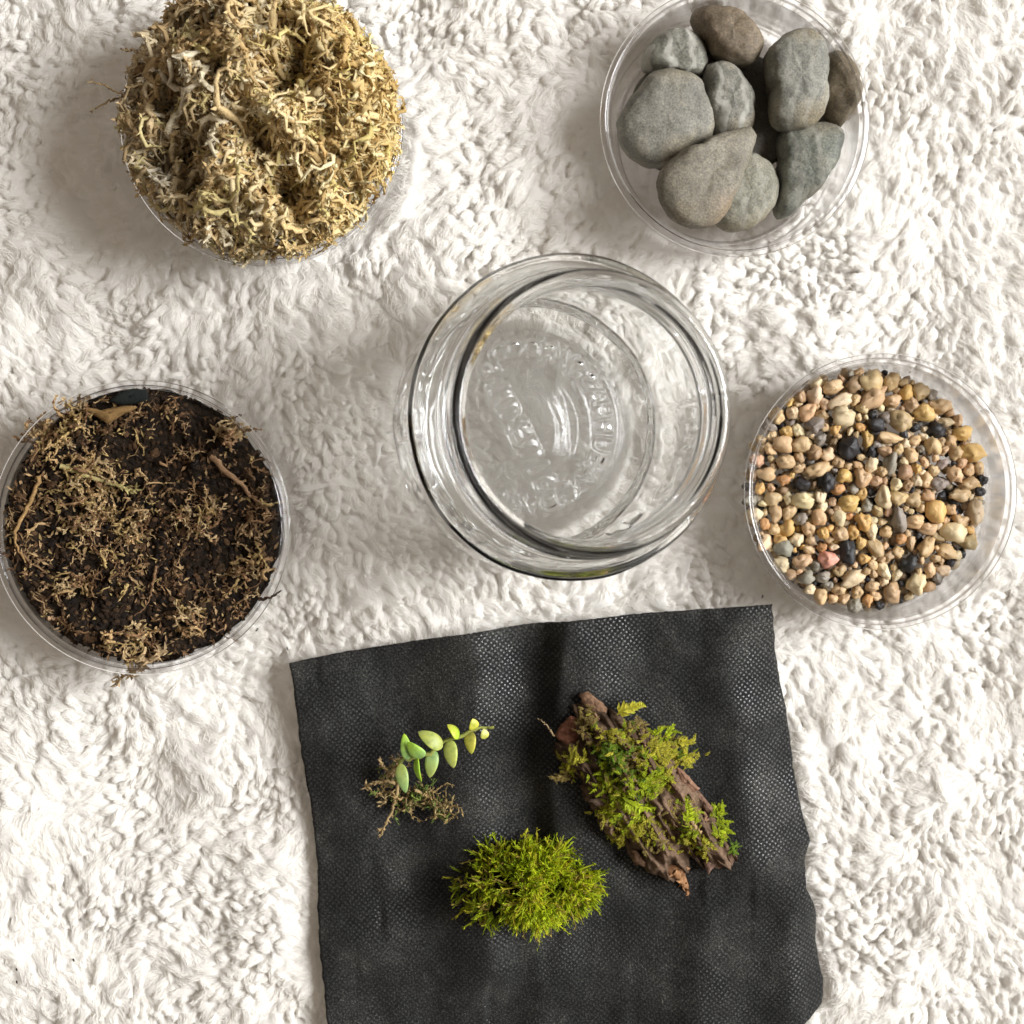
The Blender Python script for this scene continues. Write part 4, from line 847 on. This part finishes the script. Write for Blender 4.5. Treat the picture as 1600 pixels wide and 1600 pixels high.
# feathery moss fronds
b = MB(); F_P = []; F_C = []; F_L = []
regions = [(600, 560, 150, 120, 75, 0), (960, 500, 190, 110, 95, 1), (560, 700, 110, 90, 40, 2), (720, 860, 160, 150, 110, 2), (860, 720, 120, 90, 65, 2), (960, 700, 90, 60, 30, 1), (780, 1030, 190, 90, 80, 1), (560, 930, 70, 70, 25, 1), (1150, 1000, 60, 110, 34, 2),
           (1350, 1040, 45, 110, 26, 2), (1240, 1170, 50, 50, 14, 1), (320, 570, 80, 80, 30, 1), (260, 690, 60, 25, 10, 3), (430, 330, 70, 130, 35, 3), (760, 330, 80, 40, 20, 3), (1000, 950, 100, 80, 25, 3), (700, 600, 160, 140, 40, 3), (1330, 920, 25, 40, 8, 2), (1090, 560, 70, 40, 22, 1), (1445, 1180, 18, 25, 5, 0), (640, 1100, 50, 50, 14, 1), (1080, 850, 90, 80, 16, 3), (1120, 1130, 90, 70, 18, 1), (900, 1150, 110, 60, 16, 3), (620, 420, 120, 70, 26, 1)]
pal = {0: (.20, .32, .02), 1: (.58, .53, .05), 2: (.48, .58, .02), 3: (.40, .30, .09)}
def frond(zx, zy, dz, ln, col, hd, n_l=20):
    p = zpt(zx, zy); z0 = bark_z(*p) + dz; P0 = W(*p, min(z0, .050)); K = 6; t = np.linspace(0, 1, K)
    d_ = np.array([math.cos(hd), math.sin(hd), rng.uniform(-.1, .55)]); cv_ = rng.normal(0, .4)
    sd = np.array([-d_[1], d_[0], 0]); P = P0 + d_ * (ln * t)[:, None] + sd * (cv_ * ln * t ** 2)[:, None] - np.array([0, 0, .25]) * (ln * t ** 2)[:, None]
    tubes(b, P[None], np.array([[.00026, .00024, .0002, .00017, .00013, .00005]]), np.array([col]) * .6, 4)
    k = np.linspace(.05, .99, n_l); O = np.stack([np.interp(k, t, P[:, i_]) for i_ in range(3)], -1); s_ = np.where(np.arange(n_l) % 2 == 0, 1, -1)[:, None]
    D = d_[None] * .75 + sd[None] * s_ * .8 + rng.normal(0, .22, (n_l, 3)); lw = (1.15 - .75 * k)
    leaves(b, O, D, np.tile([0, 0, 1.0], (n_l, 1)) + rng.normal(0, .3, (n_l, 3)), ln * .36 * lw * rng.uniform(.8, 1.2, n_l), ln * .13 * lw, np.clip(np.array(col) * rng.uniform(.75, 1.3, (n_l, 1)), 0, 1))
for cx_, cy_, rx_, ry_, n_, cl in regions:
    for _ in range(int(n_ * 2.6)):
        zx, zy = cx_ + rng.normal(0, .5) * rx_, cy_ + rng.normal(0, .5) * ry_
        c_ = np.array(pal[cl if rng.uniform() > .22 else rng.integers(0, 4)]) * rng.uniform(.7, 1.2)
        frond(zx, zy, rng.uniform(-.0004, .0018), rng.uniform(.0013, .0028) * (1.0 if cl != 3 else .8), c_, rng.choice([rng.uniform(-1.2, 1.6), rng.uniform(0, 6.283)]))
for zx, zy, hd, ln, cl in ((640, 250, .55, .0115, 1), (700, 230, .6, .008, 2), (1060, 450, .08, .0075, 1), (900, 400, 1.2, .006, 2), (980, 400, 1.0, .006, 2), (1090, 560, -.1, .006, 1), (690, 840, -1.0, .011, 2), (740, 900, -1.2, .008, 2), (1120, 1000, 1.15, .009, 2), (1340, 950, .6, .005, 2), (1350, 1050, -1.1, .007, 2), (280, 680, 3.6, .006, 3)):
    frond(zx, zy, .002, ln * .72, np.array(pal[cl]) * 1.0, hd, 40)
mf = b.build('moss_fronds', GM, bk); mf['kind'] = 'stuff'

# ------------------------------------------------------------------ succulent cutting
LEAFM = NT('succulent_leaf'); at_ = LEAFM.n('ShaderNodeAttribute', attribute_name='Col'); nn = LEAFM.noise(600, 3)
rp = LEAFM.ramp(nn.outputs['Fac'], [(.3, (.70, .74, .70)), (.5, (1, 1, 1)), (.7, (1.2, 1.14, 1.05))]); LEAFM.l(LEAFM.mix(at_.outputs['Color'], rp.outputs[0], 1.0, 'MULTIPLY'), LEAFM.p.inputs['Base Color'])
LEAFM.set(Roughness=.5); LEAFM.p.inputs['Subsurface Weight'].default_value = .25; LEAFM.p.inputs['Subsurface Radius'].default_value = (.0008, .0014, .0003); LEAFM.p.inputs['Subsurface Scale'].default_value = 1.0
LEAFM.bump(nn.outputs['Fac'], .15, .0003); LEAFM = LEAFM.m
def cpx(zx, zy): return (540 + zx * .275, 1080 + zy * .275)
cz0 = float(cloth_h(*W(*cpx(330, 560), .006)[:2])); ccen = W(*cpx(330, 560), cz0); CO = cz0 - .0015
ct = empty('succulent_cutting', tuple(ccen)); tag(ct, 'small succulent cutting with plump green leaves on the left of the black fabric', 'cutting')
TEAL, OLIVE, LIME, YEL = (.22, .36, .13), (.34, .39, .09), (.32, .52, .03), (.50, .50, .06)
lv = [((352, 388), (332, 240), 62, .016, TEAL, LIME), ((445, 372), (352, 288), 82, .017, TEAL, LIME), ((548, 322), (412, 230), 88, .0175, OLIVE, OLIVE), ((640, 268), (578, 190), 74, .0180, LIME, YEL), ((728, 218), (722, 156), 62, .0185, YEL, YEL),
      ((792, 270), (782, 214), 52, .0178, YEL, (.5, .5, .2)), ((708, 228), (716, 357), 66, .0165, (.30, .27, .05), YEL), ((592, 278), (614, 437), 78, .0155, OLIVE, OLIVE), ((500, 332), (478, 492), 74, .0148, TEAL, OLIVE), ((405, 378), (432, 516), 50, .0150, LIME, LIME), ((310, 412), (342, 578), 68, .0140, OLIVE, TEAL)]
for (bx_, by_), (tx_, ty_), wd, zz, c0, c1 in lv:
    zz = zz + CO
    A_ = W(*cpx(bx_, by_), zz); B_ = W(*cpx(tx_, ty_), zz + rng.uniform(-.0005, .002)); L_ = np.linalg.norm(B_ - A_); wv = wd * .275 * S(zz) * .5 * 1.05
    D_ = (B_ - A_) / L_; Sd = np.cross(D_, [0, 0, 1]); Sd /= np.linalg.norm(Sd); roll = rng.normal(0, .35); Up = np.cross(Sd, D_); Sd, Up = Sd * math.cos(roll) + Up * math.sin(roll), -Sd * math.sin(roll) + Up * math.cos(roll)
    K, M = 14, 14; t = np.linspace(0, 1, K); pr_ = np.clip(np.sin(np.pi * t ** .72), 0, 1) ** .62; pr_[0] = .16; pr_[-1] = .03; th_ = np.arange(M) / M * 2 * np.pi
    bow = .12 * L_ * np.sin(np.pi * t)
    cr_ = np.cos(th_); sr2 = np.sin(th_) * np.where(np.sin(th_) > 0, .24, .34)
    v = A_ + D_ * (L_ * t)[:, None, None] + (Up * bow[:, None])[:, None] + (wv * pr_)[:, None, None] * (cr_[None, :, None] * Sd + sr2[None, :, None] * Up)
    k = np.arange(K - 1)[:, None] * M; jj = np.arange(M)[None]; m = MB()
    cc = (np.array(c0)[None] * (1 - t[:, None]) + np.array(c1)[None] * t[:, None]); rimc = (np.abs(cr_) > .9)[None, :, None] * .22
    m.add(v.reshape(-1, 3), np.stack([k + jj, k + (jj + 1) % M, k + M + (jj + 1) % M, k + M + jj], -1).reshape(-1, 4), np.clip((cc[:, None] * (1 + rimc)).reshape(-1, 3) * rng.uniform(.9, 1.1), 0, 1))
    m.build('leaf', LEAFM, ct)
px_strand('stem', ct, [cpx(*p) for p in ((300, 520), (310, 400), (355, 385), (445, 365), (500, 335), (560, 285), (650, 258), (735, 218), (800, 208), (845, 200))], [q_ + CO for q_ in (.008, .0125, .0145, .015, .0155, .016, .0168, .0172, .0175, .018)], .00085, (.22, .25, .06), FIB, taper=.5, tip=(.40, .42, .10))
b = MB()
def rootc(x, y, n): return np.array([(.40, .28, .12), (.50, .37, .18), (.30, .22, .09), (.16, .22, .05), (.22, .29, .06)])[rng.choice(5, n, p=[.3, .2, .2, .15, .15])] * rng.uniform(.7, 1.2, (n, 1))
for zx, zy, n_, R_, zz in ((240, 540, 26, .0035, .007), (260, 470, 16, .003, .008), (330, 620, 30, .0038, .006), (400, 590, 24, .0035, .006), (500, 600, 20, .003, .005), (550, 650, 18, .0028, .004), (460, 560, 16, .003, .006)):
    heap_strands(b, int(n_ * .65), lambda x, y: cloth_h(x, y) + zz * .6, W(*cpx(zx, zy), zz + CO), R_, .003, .007, .00026, rootc, K=7, leaf=12, leafL=.0015, lift=.0016, rough=.0003)
rt = b.build('root_moss', FIB, ct); rt['kind'] = 'stuff'
for pts, zz in (([(300, 520), (280, 620), (260, 690), (225, 760), (195, 830)], [.009, .008, .007, .0065, .006]), ([(290, 520), (220, 510), (150, 525), (105, 550)], [.009, .0095, .009, .008]), ([(270, 480), (215, 430), (190, 390)], [.009, .011, .012]), ([(240, 480), (280, 430), (310, 380)], [.01, .012, .014]),
                ([(400, 560), (470, 600), (530, 650), (560, 690), (605, 675)], [.009, .008, .007, .006, .007])):
    px_strand('root', ct, [cpx(*p) for p in pts], [q_ + CO for q_ in zz], .00055, (.46, .33, .16), FIB, leaf=26, leafL=.0017)

# ------------------------------------------------------------------ specks of dirt on the wool
b = MB()
for px_, py_ in ((60, 1380), (115, 1500), (30, 1510), (30, 1530), (1310, 488), (1192, 932), (400, 985), (385, 1020), (448, 1015), (340, 640), (1560, 1300)):
    p = W(px_, py_, 0); z_ = float(blanket_top(np.array(p[0]), np.array(p[1]))); blob(b, (p[0], p[1], z_ + .0002), (.0006, .0003, .0003), (.03, .02, .015), 6, 5, .3, 1.3, px_ % 30, Matrix.Rotation(px_, 3, 'Z'))
o = b.build('dirt_specks', SOIL); tag(o, 'tiny dark specks of dirt scattered on the white fleece', 'dirt', kind='stuff')
